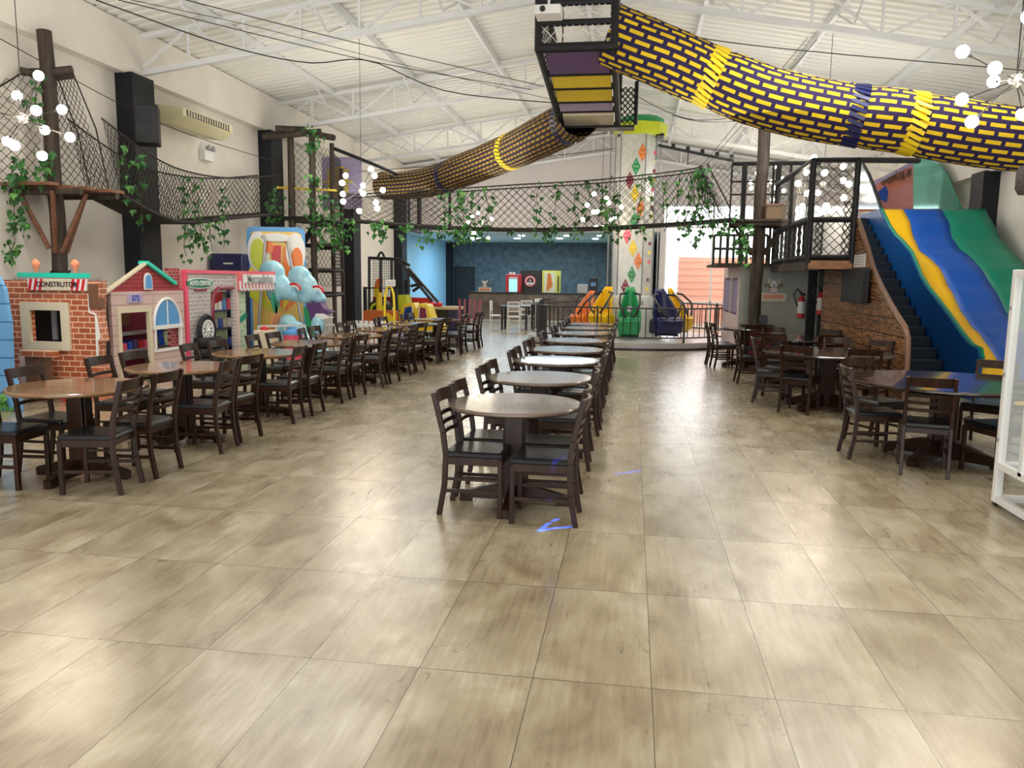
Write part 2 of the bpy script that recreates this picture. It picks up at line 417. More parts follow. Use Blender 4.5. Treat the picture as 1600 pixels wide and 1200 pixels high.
def place_chair(x, y, deg, label, group):
    deg += random.uniform(-2.5, 2.5)
    if not used:
        used.append(1); CH0.location = (x, y, 0); CH0.rotation_euler = (0, 0, math.radians(deg)); CH0['label'] = label; CH0['group'] = group; return CH0
    return copy_tree(CH0, None, label, (x, y, 0), math.radians(deg), group)

def make_table(r, top, label, loc, group, big=1.):
    t = thing('round_table', label, 'table', loc, 0, group)
    MB().lathe((0, 0, 0), [(r-.02, .735), (r, .75), (r, .765), (r-.008, .772)], 64).build('tabletop', top, t, local=True, smooth=True)
    MB().box((0, 0, .40), (.14*big, .14*big, .67)).box((0, 0, .40), (.17*big, .08*big, .66)).box((0, 0, .725), (.5*big, .08, .03)).box((0, 0, .725), (.08, .5*big, .03)).build('pedestal', M['chairwood'], t, local=True, bevel=.006)
    for k in range(4):
        a = PI/4+k*PI/2 if big > 1 else k*PI/2
        c, s_ = math.cos(a), math.sin(a); L = .40*big; w = .03*big
        pr = [(.05, .03), (.05, .16*big), (.18*big, .13*big), (L, .075), (L+.02, .06), (L+.02, 0), (L-.07, 0), (L-.08, .03)]
        nrm = Vector((-s_, c, 0))*w
        b = MB().prism([Vector((p[0]*c, p[0]*s_, p[1]))-nrm for p in pr], nrm*2)
        b.build('foot', M['chairwood'], t, local=True)
    return t
ORD = ['front', 'second', 'third', 'fourth', 'fifth', 'sixth', 'seventh', 'last']
cy_ = [5.70, 7.30, 8.92, 10.38, 12.0, 13.68, 15.2, 16.6]
ly_ = [5.78, 7.27, 8.87, 10.4, 11.95, 13.6, 15.4, 17.3]
T0 = make_table(.50, M['tablegrey'], 'round grey-brown table, front one of the centre row', (-.84, cy_[0], 0), 'round tables of the centre row')
for i in range(1, 8):
    copy_tree(T0, None, f'round grey-brown table, {ORD[i]} from the front in the centre row' if i < 7 else 'round grey-brown table at the far end of the centre row, by the ride fence', (-.84, cy_[i], 0), 0)
T1 = make_table(.53, M['tablewood'], 'round brown table, front one of the left row, before the brick playhouse', (-4.52, ly_[0], 0), 'round tables of the left row')
for i in range(1, 8):
    copy_tree(T1, None, f'round brown table, {ORD[i]} from the front in the left row' if i < 7 else 'round brown table at the far end of the left row', (-4.52+.02*i, ly_[i], 0), 0)
for i, y in enumerate(cy_):
    for side, x, deg in (('left', -1.07, 0), ('aisle', -.58, 180)):
        for nf, dy in (('nearer', -.25), ('farther', .24)):
            yy = y+dy+(-.08 if side == 'aisle' else .03)
            place_chair(x+random.uniform(-.02, .02), yy, deg, f'dark slatted chair, {"left" if side == "left" else "right"} side of the {ORD[i]} centre-row table, {nf} to the camera', 'chairs of the centre row')
for i, y in enumerate(ly_):
    xt = -4.52+.02*i
    for side, dx, deg in (('right', .40, 180), ('left', -.42, 0)):
        for nf, dy in (('nearer', -.32), ('farther', .22)):
            j = random.uniform(-4, 4)
            place_chair(xt+dx+random.uniform(-.03, .03), y+dy, deg+j+(8 if nf == 'nearer' else -4), f'dark slatted chair, {side} side of the {ORD[i]} left-row table, {nf} to the camera', 'chairs of the left row')
# two chairs standing in line past the last left table
place_chair(-3.95, 18.6, 175, 'dark slatted chair on the aisle beyond the last left-row table, nearer one', 'chairs of the left row')
place_chair(-3.95, 19.15, 180, 'dark slatted chair on the aisle beyond the last left-row table, farther one', 'chairs of the left row')
# large round tables on the right
RT_ = [((3.0, 7.95), .88, 'large round dark table nearest the glass cabinet, reflecting the slide'), ((2.62, 10.95), .84, 'large round dark table, second from the camera on the right'),
       ((2.72, 13.55), .72, 'round dark table, third on the right, in front of the deck'), ((2.25, 16.1), .5, 'small round dark table beside the tree pole on the right')]
RTAB = []
for (c, r, lab) in RT_: RTAB.append(make_table(r, M['tableshade'], lab, (c[0], c[1], 0), 'dark round tables on the right', 1.0 if r < .6 else 1.35))
rc = [(2.36, 7.97, 2, 'left side of the front right-hand table, seen from its side'), (2.66, 7.42, 75, 'camera side of the front right-hand table, its back facing the camera'),
      (3.28, 7.42, 110, 'camera side of the front right-hand table, beside the glass cabinet'), (3.72, 8.75, 232, 'slide side of the front right-hand table, backed by the yellow lane'),
      (2.62, 8.72, 300, 'far left side of the front right-hand table, behind the tabletop'),
      (2.00, 11.38, -15, 'left side of the second right-hand table, farther of two'), (2.22, 10.62, 62, 'left front of the second right-hand table, back to the camera'),
      (2.90, 10.42, 85, 'camera side of the second right-hand table, back to the camera'), (2.25, 11.85, 300, 'far left side of the second right-hand table'),
      (3.02, 11.92, 262, 'far side of the second right-hand table, by the plank wall'), (3.30, 11.55, 215, 'wall side of the second right-hand table'),
      (2.02, 13.55, 0, 'left side of the third right-hand table, facing the plank wall'), (2.35, 12.95, 60, 'camera side of the third right-hand table, left of two'),
      (3.02, 12.98, 100, 'camera side of the third right-hand table, right of two'), (2.55, 14.3, 275, 'far side of the third right-hand table'), (3.25, 14.1, 225, 'far right side of the third right-hand table, below the deck'),
      (1.78, 16.35, 0, 'left side of the small right-hand table by the pole, farther of two'), (1.85, 15.85, 10, 'left side of the small right-hand table by the pole, nearer of two'), (2.35, 15.6, 90, 'camera side of the small right-hand table by the pole')]
for x, y, d, lab in rc: place_chair(x, y, d, 'dark slatted chair, ' + lab, 'chairs on the right')

# ------------------------------------------------------------------ ivy
def leaf(mb, p, size, mi=0):
    a = random.uniform(0, 2*PI); ax = Vector((math.cos(a), math.sin(a), 0)); dn = Vector((random.uniform(-.4, .4), random.uniform(-.4, .4), -1)).normalized()
    n = ax.cross(dn).normalized(); s = size
    P = [p, p+ax*s*.35+dn*s*.02, p+ax*s*.52+dn*s*.42, p+ax*s*.24+dn*s*.50, p+dn*s*1.0+n*s*.12, p-ax*s*.24+dn*s*.50, p-ax*s*.52+dn*s*.42, p-ax*s*.35+dn*s*.02]
    mb.add(P+[p+dn*s*.4+n*s*.10], [(0, 1, 8), (1, 2, 8), (2, 3, 8), (3, 4, 8), (4, 5, 8), (5, 6, 8), (6, 7, 8), (7, 0, 8)], mi)
def ivy(p, length, spread, n, label, group, size=.10, light=.2):
    """one hanging ivy strand or tuft starting at p"""
    mb = MB(); p = Vector(p); q = p.copy(); pts = [p.copy()]
    k = max(3, int(length/.12))
    for i in range(k):
        q = q + Vector((random.uniform(-1, 1)*spread*.3, random.uniform(-.03, .03), -length/k)); pts.append(q.copy())
    mb.tube(pts, .006, 4, 2)
    for i in range(n):
        c = random.choice(pts) + Vector((random.gauss(0, spread*.5), random.gauss(0, .04), random.gauss(0, .05)))
        leaf(mb, c, size*random.uniform(.7, 1.25), 1 if random.random() < light else 0)
    o = mb.build('ivy_vine', [M['leaf'], M['leaf2'], M['rope']])
    return tag(o, label, 'plant', group)

# ------------------------------------------------------------------ rope bridge course: tree poles, platforms, nets
def log_pole(name, x, y, z0, z1, r, parent):
    pts = [(x+math.sin(i*1.7)*.015, y, z0+(z1-z0)*i/10) for i in range(11)]
    return MB().tube(pts, [r*(1.06-.010*i) for i in range(11)], 14).build(name, M['log'], parent, smooth=True)
# left tree
t = thing('tree_post', 'brown log post on the left carrying a plank platform, behind the brick playhouse', 'post', (-8.42, 10.55, 0))
log_pole('trunk', -8.42, 10.55, 0, 5.13, .105, t)
for (a, b) in (((-8.76, 10.45, 4.55), (-8.10, 10.65, 4.62)), ((-8.55, 10.2, 4.5), (-8.35, 10.95, 4.62))):
    MB().tube([a, ((a[0]+b[0])/2, (a[1]+b[1])/2, a[2]), b], [.05, .07, .055], 10).build('crossbar', M['log'], t, smooth=True)
MB().tube([(-8.42+.13*math.cos(a), 10.55+.13*math.sin(a), 1.72+.02*math.sin(3*a)) for a in [k*PI/6 for k in range(12)]], .012, 6, closed=True).build('binding', M['rope'], t)
tp = thing('tree_platform', 'reddish plank platform round the left log post with slanted braces', 'platform', (-8.42, 10.55, 2.8))
for k, (x0, x1, y0, z) in enumerate(((-8.78, -8.0, 10.02, 2.93), (-8.78, -7.85, 10.2, 2.90), (-8.78, -7.75, 10.42, 2.91), (-8.78, -7.55, 10.66, 2.90), (-8.78, -7.6, 10.88, 2.91))):
    MB().box(((x0+x1)/2, y0, z), (x1-x0, .17, .045), rz=random.uniform(-.04, .04)).build('plank', M['plank'], tp)
for (a, b) in (((-8.72, 10.2, 2.86), (-8.50, 10.45, 2.05)), ((-8.1, 10.1, 2.86), (-8.38, 10.42, 2.0)), ((-7.95, 10.6, 2.86), (-8.34, 10.5, 2.0)), ((-8.2, 10.9, 2.86), (-8.38, 10.65, 2.0))):
    MB().tube([a, b], .035, 8).build('brace', M['plank'], tp, smooth=True)
MB().tube([(-8.75, 10.1, 2.84), (-7.7, 10.15, 2.84)], .05, 8).tube([(-8.75, 10.85, 2.84), (-7.6, 10.8, 2.84)], .05, 8).build('joist', M['log'], tp, smooth=True)

def curve(P):
    """piecewise smooth interpolation of control points"""
    P = [Vector(p) for p in P]; n = len(P)-1
    def f(u):
        u = min(max(u, 0), 1)*n; i = min(int(u), n-1); w = u-i
        p0, p1, p2, p3 = P[max(i-1, 0)], P[i], P[i+1], P[min(i+2, n)]
        return .5*((2*p1) + (p2-p0)*w + (2*p0-5*p1+4*p2-p3)*w*w + (3*p1-p0-3*p2+p3)*w**3)
    return f
def samp(f, n): return [f(i/n) for i in range(n+1)]

def bridge(name, label, lo, hi, depth, n, nv, base, slats=True):
    """rope bridge: two side nets between a floor line lo and a hand rope hi, tread boards between"""
    t = thing(name, label, 'rope bridge', base)
    L, Hh = curve(lo), curve(hi); dv = Vector(depth)
    for k, o in enumerate((Vector((0, 0, 0)), dv)):
        MB().net(lambda u, v: (L(u)*(1-v)+Hh(u)*v)+o, n, nv, .0055).build('side_net', M['rope'], t)
        MB().tube([p+o for p in samp(Hh, 40)], .014, 6).build('hand_rope', M['rope'], t)
        MB().tube([p+o for p in samp(L, 40)], .03, 6).build('floor_rope', M['rope'], t)
    b = MB(); m_ = int(n*.75)
    for i in range(m_):
        p = L((i+.5)/m_); b.bar(p-Vector((0, 0, .02)), p+dv-Vector((0, 0, .02)), .085, .03)
    b.build('tread_boards', M['log'], t)
    return t
bridge('rope_bridge', 'sagging net bridge along the left wall from the log post to the black wall column', [(-7.65, 10.95, 2.88), (-7.75, 12.1, 2.66), (-7.8, 13.0, 2.62), (-7.85, 14.6, 2.82), (-7.9, 17.0, 3.10)],
       [(-7.75, 10.75, 3.95), (-7.85, 12.1, 3.62), (-7.9, 13.3, 3.52), (-7.9, 14.9, 3.62), (-7.9, 17.0, 3.95)], (-.55, 0, 0), 96, 12, (-7.8, 14, 2.6))
# steep triangular net from the post top down to the platform
t = thing('climbing_net', 'black net fanning down from the left log post top to its plank platform', 'net', (-8.2, 10.8, 2.95))
A, B, C_, D = Vector((-8.15, 10.7, 4.62)), Vector((-8.05, 10.75, 4.62)), Vector((-7.75, 10.9, 2.95)), Vector((-8.42, 10.5, 2.95))
MB().net(lambda u, v: (Vector((-8.38, 10.6, 2.95))*(1-u)+Vector((-7.72, 10.78, 2.95))*u)*(1-v) + (Vector((-8.36, 10.62, 4.6))*(1-u)+Vector((-8.12, 10.66, 4.6))*u + Vector((.0, 0, -.25))*u*0)*v, 12, 26, .0055).build('net_mesh', M['rope'], t)
MB().tube([(-8.12, 10.66, 4.62), (-7.85, 10.75, 3.8), (-7.72, 10.78, 2.95)], .012, 6).tube([(-8.35, 10.62, 4.6), (-8.1, 10.7, 3.7), (-8.0, 10.75, 2.95)], .010, 6).build('edge_rope', M['rope'], t)
t = thing('climbing_net', 'black net on the far left, between the log post and the frame edge', 'net', (-8.7, 10.3, 2.95))
MB().net(lambda u, v: Vector((-8.48, 10.4, 2.95+1.6*v))*(1-u) + Vector((-8.72, 9.0, 2.95+.95*v))*u, 18, 20, .0055).build('net_mesh', M['rope'], t)
MB().tube([(-8.7, 10.45, 4.56), (-8.7, 9.7, 4.05), (-8.72, 9.0, 3.9)], .012, 6).build('edge_rope', M['rope'], t)

# centre bridge between the left tower and the right tree platform
bridge('rope_bridge', 'long net bridge hung with ivy across the middle of the hall', [(-6.6, 17.4, 3.0), (-4.5, 17.5, 2.86), (-2.7, 17.5, 2.80), (-.8, 17.5, 2.83), (1.0, 17.3, 2.92), (2.0, 17.0, 2.98)],
       [(-6.6, 17.4, 3.55), (-4.5, 17.5, 3.66), (-2.7, 17.5, 3.76), (-.8, 17.5, 3.86), (1.0, 17.3, 4.02), (1.35, 17.1, 4.08)], (0, .6, 0), 100, 11, (-2.5, 17.6, 2.8))
t = thing('climbing_net', 'net rising from the centre bridge to the right deck corner', 'net', (1.7, 17.2, 3.0))
MB().net(lambda u, v: Vector((1.35, 17.1, 3.0+1.08*v))*(1-u)+Vector((2.05, 17.6, 3.05+1.15*v))*u, 10, 16, .0055).build('net_mesh', M['rope'], t)
MB().tube([(1.3, 17.1, 4.08), (1.75, 17.0, 3.1)], .016, 6).tube([(1.45, 17.1, 4.12), (1.95, 17.0, 3.2)], .016, 6).build('edge_rope', M['rope'], t)

# right tree post with its own platform and crate
t = thing('tree_post', 'tall brown log post on the right carrying a small platform', 'post', (2.55, 17.0, 0))
log_pole('trunk', 2.55, 17.0, 0, 5.2, .125, t)
tp = thing('tree_platform', 'small dark plank platform round the right log post', 'platform', (2.55, 17.0, 2.9))
for k in range(5): MB().box((2.58, 16.68+k*.17, 2.93), (1.15, .15, .045), rz=random.uniform(-.03, .03)).build('plank', M['log'], tp)
MB().tube([(2.0, 16.7, 2.86), (3.15, 16.7, 2.86)], .05, 8).tube([(2.0, 17.3, 2.86), (3.15, 17.3, 2.86)], .05, 8).build('joist', M['log'], tp)
for a in ((2.08, 16.7, 2.84), (3.02, 16.7, 2.84), (2.08, 17.3, 2.84), (3.02, 17.3, 2.84)):
    MB().tube([a, (2.55+(a[0]-2.55)*.26, 17+(a[1]-17)*.35, 2.25)], .03, 8).build('brace', M['log'], tp)
t = thing('wicker_crate', 'small tan wicker crate standing on the right log-post platform', 'crate', (2.82, 16.75, 2.955))
MB().bb((2.62, 16.62, 2.955), (3.02, 16.9, 3.24)).build('basket', brick_mat('wicker', (.34, .22, .12), (.22, .13, .07), (.05, .03, .02), 14, .5, .25, .05), t)
MB().bar((2.6, 16.61, 3.24), (3.04, 16.61, 3.24), .03, .03).bar((2.6, 16.91, 3.24), (3.04, 16.91, 3.24), .03, .03).build('rim', M['brown'], t)

# ivy groups
G = 'ivy hanging from the rope bridges'
NTH = ['first', 'second', 'third', 'fourth', 'fifth', 'sixth', 'seventh', 'eighth', 'ninth']
def ivyrow(f, n, us, ln, sp, leaves, label, size=.10, light=.15, dz=0):
    for k in range(n):
        u = us[0]+(us[1]-us[0])*(k+random.random()*.7)/n
        ivy(f(u)+Vector((0, -.04, dz)), ln*random.uniform(.6, 1.2), sp, int(leaves*.8), label+', '+NTH[k]+' from left', G, size, light)
CB = curve([(-6.6, 17.4, 3.0), (-4.5, 17.5, 2.86), (-2.7, 17.5, 2.80), (-.8, 17.5, 2.83), (1.0, 17.3, 2.92), (2.0, 17.0, 2.98)])
CT = curve([(-6.6, 17.4, 3.45), (-4.5, 17.5, 3.6), (-2.7, 17.5, 3.7), (-.8, 17.5, 3.8), (1.0, 17.3, 3.95), (1.5, 17.1, 4.0)])
ivyrow(CT, 5, (.22, .34), 1.0, .14, 34, 'dense ivy strand on the centre bridge beneath the yellow tunnel', .11)
ivyrow(CB, 9, (.03, .34), .35, .18, 26, 'short ivy tuft along the left floor edge of the centre bridge', .11, .12)
ivyrow(CT, 6, (.46, .66), 1.0, .12, 26, 'ivy strand on the centre bridge net before the chalkboard wall', .11)
ivyrow(CB, 7, (.40, .74), .22, .18, 16, 'small ivy tuft on the middle floor edge of the centre bridge', .10)
ivyrow(CT, 3, (.68, .76), 1.0, .10, 18, 'ivy strand crossing the diamond column of the tower ride', .10, .6)
ivyrow(CT, 7, (.78, .99), 1.2, .14, 26, 'ivy strand at the right end of the centre bridge', .11)
ivyrow(CB, 4, (.80, .98), .35, .15, 14, 'ivy tuft hanging below the right end of the centre bridge', .11)
LB = curve([(-7.65, 10.95, 3.6), (-7.75, 12.1, 3.45), (-7.8, 13.0, 3.35), (-7.85, 14.6, 3.4), (-7.9, 17.0, 3.6)])
for u, ln, nn, lab in ((.06, .8, 20, 'ivy strand on the left bridge beside the log post'), (.14, 1.0, 30, 'ivy strand on the left bridge just before the first black column'), (.48, .9, 26, 'ivy strand on the left bridge below the air conditioner'),
                       (.56, 1.0, 26, 'ivy strand on the left bridge below the emergency lamp'), (.72, .8, 16, 'ivy strand on the left bridge before the second black column'), (.93, 1.1, 40, 'thick ivy strand at the second black column')):
    ivy(LB(u)+Vector((0.03, -.03, 0)), ln, .10, nn, lab, G, .095)
LF = curve([(-7.65, 10.95, 2.88), (-7.75, 12.1, 2.66), (-7.8, 13.0, 2.62), (-7.85, 14.6, 2.82), (-7.9, 17.0, 3.10)])
ivyrow(LF, 7, (.46, .72), .5, .14, 13, 'ivy strand dangling below the sagging left bridge', .10)
for x, y, z, ln, nn, lab in ((-8.5, 10.0, 3.25, .9, 70, 'bushy ivy at the left end of the plank platform'), (-8.5, 9.85, 3.1, 1.2, 50, 'ivy trailing down at the left frame edge'), (-8.3, 10.2, 4.5, .7, 22, 'ivy strand wound on the top of the left log post'),
                             (-8.15, 10.1, 3.35, .35, 34, 'ivy tuft on the right of the left plank platform')):
    ivy((x, y, z), ln, .13, nn, lab, G, .10)
for k in range(3): ivy((2.05+k*.12, 16.6, 3.05-.1*k), .8, .12, 26, 'ivy hanging from the right log-post platform, '+('left', 'middle', 'right')[k]+' strand', G, .10)

# ------------------------------------------------------------------ left climbing tower
t = thing('climbing_tower', 'dark pole-framed netted climbing tower on the left by the second black column', 'play tower', (-7.3, 18.8, 0))
posts = [(at(458, 400, y=17.45).x, 17.45), (at(491, 400, y=17.4).x, 17.4), (at(521, 400, y=18.3).x, 18.3), (-8.3, 18.5), (at(535, 400, y=20.0).x, 20.0), (-8.4, 20.0)]
hts = [4.95, 5.0, 4.85, 4.6, 4.5, 4.5]
for (x, y), h_ in zip(posts, hts):
    MB().tube([(x+.01*math.sin(i), y, h_*i/8) for i in range(9)], .075 if y < 17.6 else .055, 10).build('post', M['log'], t, smooth=True)
for z in (1.25, 1.85, 2.45, 3.05):
    b = MB()
    for (i, j) in ((1, 2), (2, 3), (2, 4), (4, 5)):
        (x0, y0), (x1, y1) = posts[i], posts[j]; b.tube([(x0, y0, z), (x1, y1, z)], .05, 8)
    b.build('crossbar', M['blackpad'], t, smooth=True)
for z, mm in ((3.02, 'blackpad'), (3.55, 'yellow')):
    MB().bb((-8.3, 17.35, z), (-7.15, 19.2, z+.05)).build('deck', M[mm], t) if z < 3.5 else MB().bar((-8.3, 17.6, z+.2), (-7.1, 18.3, z+.2), .06, .05).build('safety_bar', M['yellow'], t)
for (a, b_) in (((-8.45, 17.3, 4.85), (-7.1, 17.4, 4.95)), ((-8.1, 17.2, 5.0), (-7.5, 17.5, 5.02)), ((-7.4, 17.2, 4.9), (-7.2, 18.4, 5.0))):
    MB().tube([a, b_], .075, 10).build('top_log', M['log'], t, smooth=True)
for (P, Q) in ((posts[0], posts[1]), (posts[1], posts[2]), (posts[2], posts[4])):
    z0, z1 = 1.45, 4.7
    n_ = int((Vector(P)-Vector(Q)).length/.085)
    MB().net(lambda u, v, P=P, Q=Q: Vector((P[0]*(1-u)+Q[0]*u, P[1]*(1-u)+Q[1]*u, z0+(z1-z0)*v)), n_, 38, .0055).build('net_panel', M['rope'], t)
for (a, b_) in (((-7.25, 17.4, 2.9), (-7.75, 17.4, 2.2)), ((-7.75, 17.45, 2.35), (-7.25, 17.4, 2.95)), ((-7.2, 18.3, 4.75), (-5.9, 21.5, 4.3))):
    MB().tube([a, b_], .045, 8).build('brace', M['blackpad'], t, smooth=True)
t2 = thing('round_mural', 'purple banner with a round yellow woven design inside the left tower', 'banner', (-7.35, 20.2, 3.6))
MB().bb((-8.3, 20.35, 3.5), (-7.2, 20.4, 4.85)).build('cloth', M['lilac'], t2)
b = MB(); [b.box((-7.85+dx*.12, 20.33, 4.2+dz*.075), (.10, .01, .045)) for dx in range(-3, 4) for dz in range(-5, 6) if dx*dx/9+dz*dz/30 <= 1]
b.build('round_design', M['yellow'], t2)
for k, (x, y, z) in enumerate(((-7.3, 17.25, 5.0), (-7.2, 17.2, 4.0), (-6.95, 17.25, 3.5), (-6.8, 17.3, 3.3), (-6.7, 17.3, 2.9), (-7.2, 17.2, 3.1), (-8.1, 17.2, 3.6))):
    ivy((x, y, z), (.4, .9, 1.1, .9, .6, .4, .6)[k], .2, 40, 'ivy tangled on the left climbing tower, '+('topmost', 'below the topmost', 'middle of the right side', 'at deck height on the right', 'hanging lowest on the right', 'on the front deck edge', 'on the thick front log')[k], 'ivy on the left tower', .11, .15)
# netted walkway from the left tower towards the back
t = thing('netted_walkway', 'grey netted walkway frame behind the left tower under the ceiling', 'walkway', (-6.0, 22, 3.5))
for z in (3.1, 4.35):
    MB().tube([(-6.45, 20.6, z), (-5.0, 21.2, z-.05)], .045, 8).tube([(-6.45, 20.6, z), (-6.6, 24.0, z)], .045, 8).build('rail', M['blackpad'], t)
for x, y in ((-6.5, 22.4), (-5.0, 21.2), (-6.6, 24.0), (-5.8, 20.9)):
    MB().tube([(x, y, 3.1), (x, y, 4.35)], .04, 8).build('upright', M['blackpad'], t)
MB().bb((-6.6, 20.7, 3.02), (-5.0, 21.6, 3.08)).build('deck', M['blackpad'], t)
MB().net(lambda u, v: Vector((-6.45+1.45*u, 20.6+.6*u, 3.1+1.2*v)), 16, 14, .006).build('net_panel', M['ropegrey'], t)

# ------------------------------------------------------------------ woven net tunnels
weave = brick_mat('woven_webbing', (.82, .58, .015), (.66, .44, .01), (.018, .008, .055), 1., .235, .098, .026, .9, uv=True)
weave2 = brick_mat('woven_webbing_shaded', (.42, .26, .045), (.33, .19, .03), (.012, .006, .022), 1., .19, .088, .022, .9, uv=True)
def tunnel(label, P, r, mt, rings, base):
    t = thing('net_tunnel', label, 'net tunnel', base)
    f = curve(P); N = 110; pts = samp(f, N); L = [0]
    for a, b in zip(pts[:-1], pts[1:]): L.append(L[-1]+(b-a).length)
    n = 36
    per = 2*PI*r; row = .098 if mt is weave else .088; per = round(per/(row*2))*row*2
    fr = []; ref = Vector((0, 0, 1))
    for i in range(N+1):
        d = (pts[min(i+1, N)]-pts[max(i-1, 0)]).normalized(); a = (ref-d*ref.dot(d)).normalized(); fr.append((a, d.cross(a)))
    def rad(i, k):
        w = 1.+.012*math.sin(k*2.1+i*.5)
        for u in rings:
            w -= .07*math.exp(-((i/N-u[0])/.018)**2)
        return r*w
    def fn(u, v):
        i = round(u*N); a, b = fr[i]; an = 2*PI*v
        return pts[i]+rad(i, round(v*n))*(math.cos(an)*a*1.04+math.sin(an)*b)
    MB().grid(fn, N, n, 0, uv=lambda u, v: (L[round(u*N)], v*per)).build('woven_tube', mt, t, smooth=True)
    for (u, c) in rings:
        i = int(u*N); a, b = fr[i]; mb = MB(); d = (pts[i+1]-pts[i]).normalized()
        for k in range(30):
            an = 2*PI*k/30; o = math.cos(an)*a*1.04+math.sin(an)*b
            s0 = pts[i]+o*r*.97-d*.10; s1 = pts[i]+(math.cos(an+.15)*a*1.04+math.sin(an+.15)*b)*r*.99+d*.10
            mb.bar(s0, s1, .05, .02, up=tuple(o))
        mb.build('gathered_band', M[c], t)
    return t
PR = [at(955, 55, y=11.2), at(1020, 82, y=11.2), at(1100, 116, y=11.3), at(1200, 154, y=11.3), at(1300, 176, y=11.3), at(1400, 189, y=11.2), at(1500, 206, y=11.2), at(1610, 219, y=11.2), at(1720, 222, y=11.2)]
tunnel('large yellow and purple woven net tunnel crossing the ceiling to the right wall', PR, .385, weave, [(.27, 'yellow'), (.55, 'navy'), (.66, 'yellow')], tuple(PR[4]))
PL = [at(906, 178, y=13.9), at(893, 190, y=14.4), at(850, 212, y=15.3), at(800, 236, y=16.8), at(735, 262, y=18.4), at(670, 284, y=20.0), at(600, 290, y=21.5)]
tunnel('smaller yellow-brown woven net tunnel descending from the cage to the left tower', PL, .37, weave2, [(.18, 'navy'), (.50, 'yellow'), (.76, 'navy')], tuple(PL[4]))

# ------------------------------------------------------------------ hanging stepped cage
t = thing('climbing_cage', 'hanging black netted cage with purple and yellow stepped pads', 'climbing cage', (-.8, 12.5, 4.4))
x0, x1 = -1.34, -.34
ya, za, yb, zb = 10.8, 4.72, 14.2, 4.38
for x in (x0, x1):
    MB().tube([(x, ya, za), (x, yb, zb)], .05, 8).build('bottom_rail', M['blackpad'], t, smooth=True)
    MB().tube([(x, ya, za-.02), (x, ya, 6.3)], .055, 8).build('front_post', M['blackpad'], t, smooth=True)
    MB().tube([(x, yb, zb), (x, yb, 5.3)], .05, 8).build('rear_post', M['blackpad'], t, smooth=True)
    MB().tube([(x, ya, 5.6), (x, yb, 5.3)], .045, 8).build('top_rail', M['blackpad'], t, smooth=True)
    MB().net(lambda u, v, x=x: Vector((x, ya+(yb-ya)*u, (za+(zb-za)*u)*(1-v)+(5.6-.3*u)*v)), 36, 11, .006).build('side_net', M['rope'], t)
MB().net(lambda u, v: Vector((x0+(x1-x0)*u, ya-.02, za+1.5*v)), 12, 18, .0055).build('front_net', M['white'], t)
for z in (4.74, 5.05, 5.30, 5.62, 6.0): MB().tube([(x0, ya, z), (x1, ya, z)], .045 if z > 4.8 else .065, 8).build('rung', M['blackpad'], t, smooth=True)
for k, (mm, y0, y1) in enumerate((('dpurple', 10.85, 11.62), ('yellow', 11.78, 12.2), ('yellow', 12.38, 12.82), ('lilac', 12.98, 13.3), ('cream', 13.72, 14.15))):
    z = lambda y: za+(zb-za)*(y-ya)/(yb-ya)
    MB().prism([(x0+.07, y0, z(y0)+.02), (x1-.07, y0, z(y0)+.02), (x1-.07, y1, z(y1)-.03), (x0+.07, y1, z(y1)-.03)], (0, 0, .05)).build('step_pad', M[mm], t)
    MB().tube([(x0, y1+.06, z(y1)), (x1, y1+.06, z(y1))], .05, 8).build('step_bar', M['blackpad'], t, smooth=True)
MB().bb((x0-.02, yb-.1, zb-.06), (x1+.28, yb+.25, zb-.02)).build('lower_tray', M['blackpad'], t)
MB().net(lambda u, v: Vector((x1+.02+.28*u, yb-.05, zb+.62*v)), 6, 12, .012).build('corner_net', M['rope'], t)
MB().tube([(x1+.3, yb, zb), (x1+.3, yb, 5.1)], .035, 8).build('corner_post', M['blackpad'], t)
# suspension up to the roof
MB().tube([(x0, ya, 6.2), (x0, ya, rz(x0)-.1)], .012, 6).tube([(x1, ya, 6.2), (x1, ya, rz(x1)-.1)], .012, 6).tube([(x0, yb, 5.2), (x0, yb, rz(x0)-.1)], .012, 6).tube([(x1, yb, 5.2), (x1, yb, rz(x1)-.1)], .012, 6).build('hanger', M['rope'], t)
# projector
t = thing('projector', 'white projector hanging from the roof in front of the cage', 'projector', (-1.12, 10.0, 4.92))
MB().bb((-1.28, 9.85, 4.87), (-.96, 10.15, 4.98)).build('body', M['white'], t, bevel=.015)
MB().lathe((-1.18, 9.85, 4.925), [(.035, -.012), (.035, .0)], 16, axis='Y').build('lens', M['black'], t)
MB().tube([(-1.12, 10, 4.98), (-1.12, 10, rz(-1.12)-.05)], .015, 8).build('ceiling_mount', M['white'], t)

# ------------------------------------------------------------------ steel cables
def cable(P, label, r=.007, n=24):
    f = curve(P); return tag(MB().tube(samp(f, n), r, 5).build('steel_cable', M['rope']), label, 'cable', 'cables strung under the roof')
cable([at(150, 0, y=10), at(350, 70, y=12), at(480, 98, y=13), at(577, 95, y=14), at(700, 143, y=15), at(880, 162, y=16)], 'thick black cable sagging in two arcs from the upper left to the cage', .010)
cable([at(185, 0, y=10), at(577, 95, y=14), at(830, 140, y=16)], 'straight black cable running from the upper left towards the cage')
cable([at(205, 0, y=10), at(400, 42, y=12), at(610, 96, y=14), at(860, 155, y=16)], 'thin cable just above the thick sagging one', .005)
cable([at(290, 0, y=10), at(577, 72, y=13), at(850, 135, y=15)], 'long straight cable from the top edge to the stepped cage')
cable([(-8.72, 9.6, 4.95), (-8.2, 13, 4.3), (-8.0, 17.3, 4.25)], 'thin cable along the left wall past the log post')
cable([at(960, 5, y=11), at(1110, 62, y=12), at(1600, 110, y=12)], 'cable from the top of the cage to the upper right')
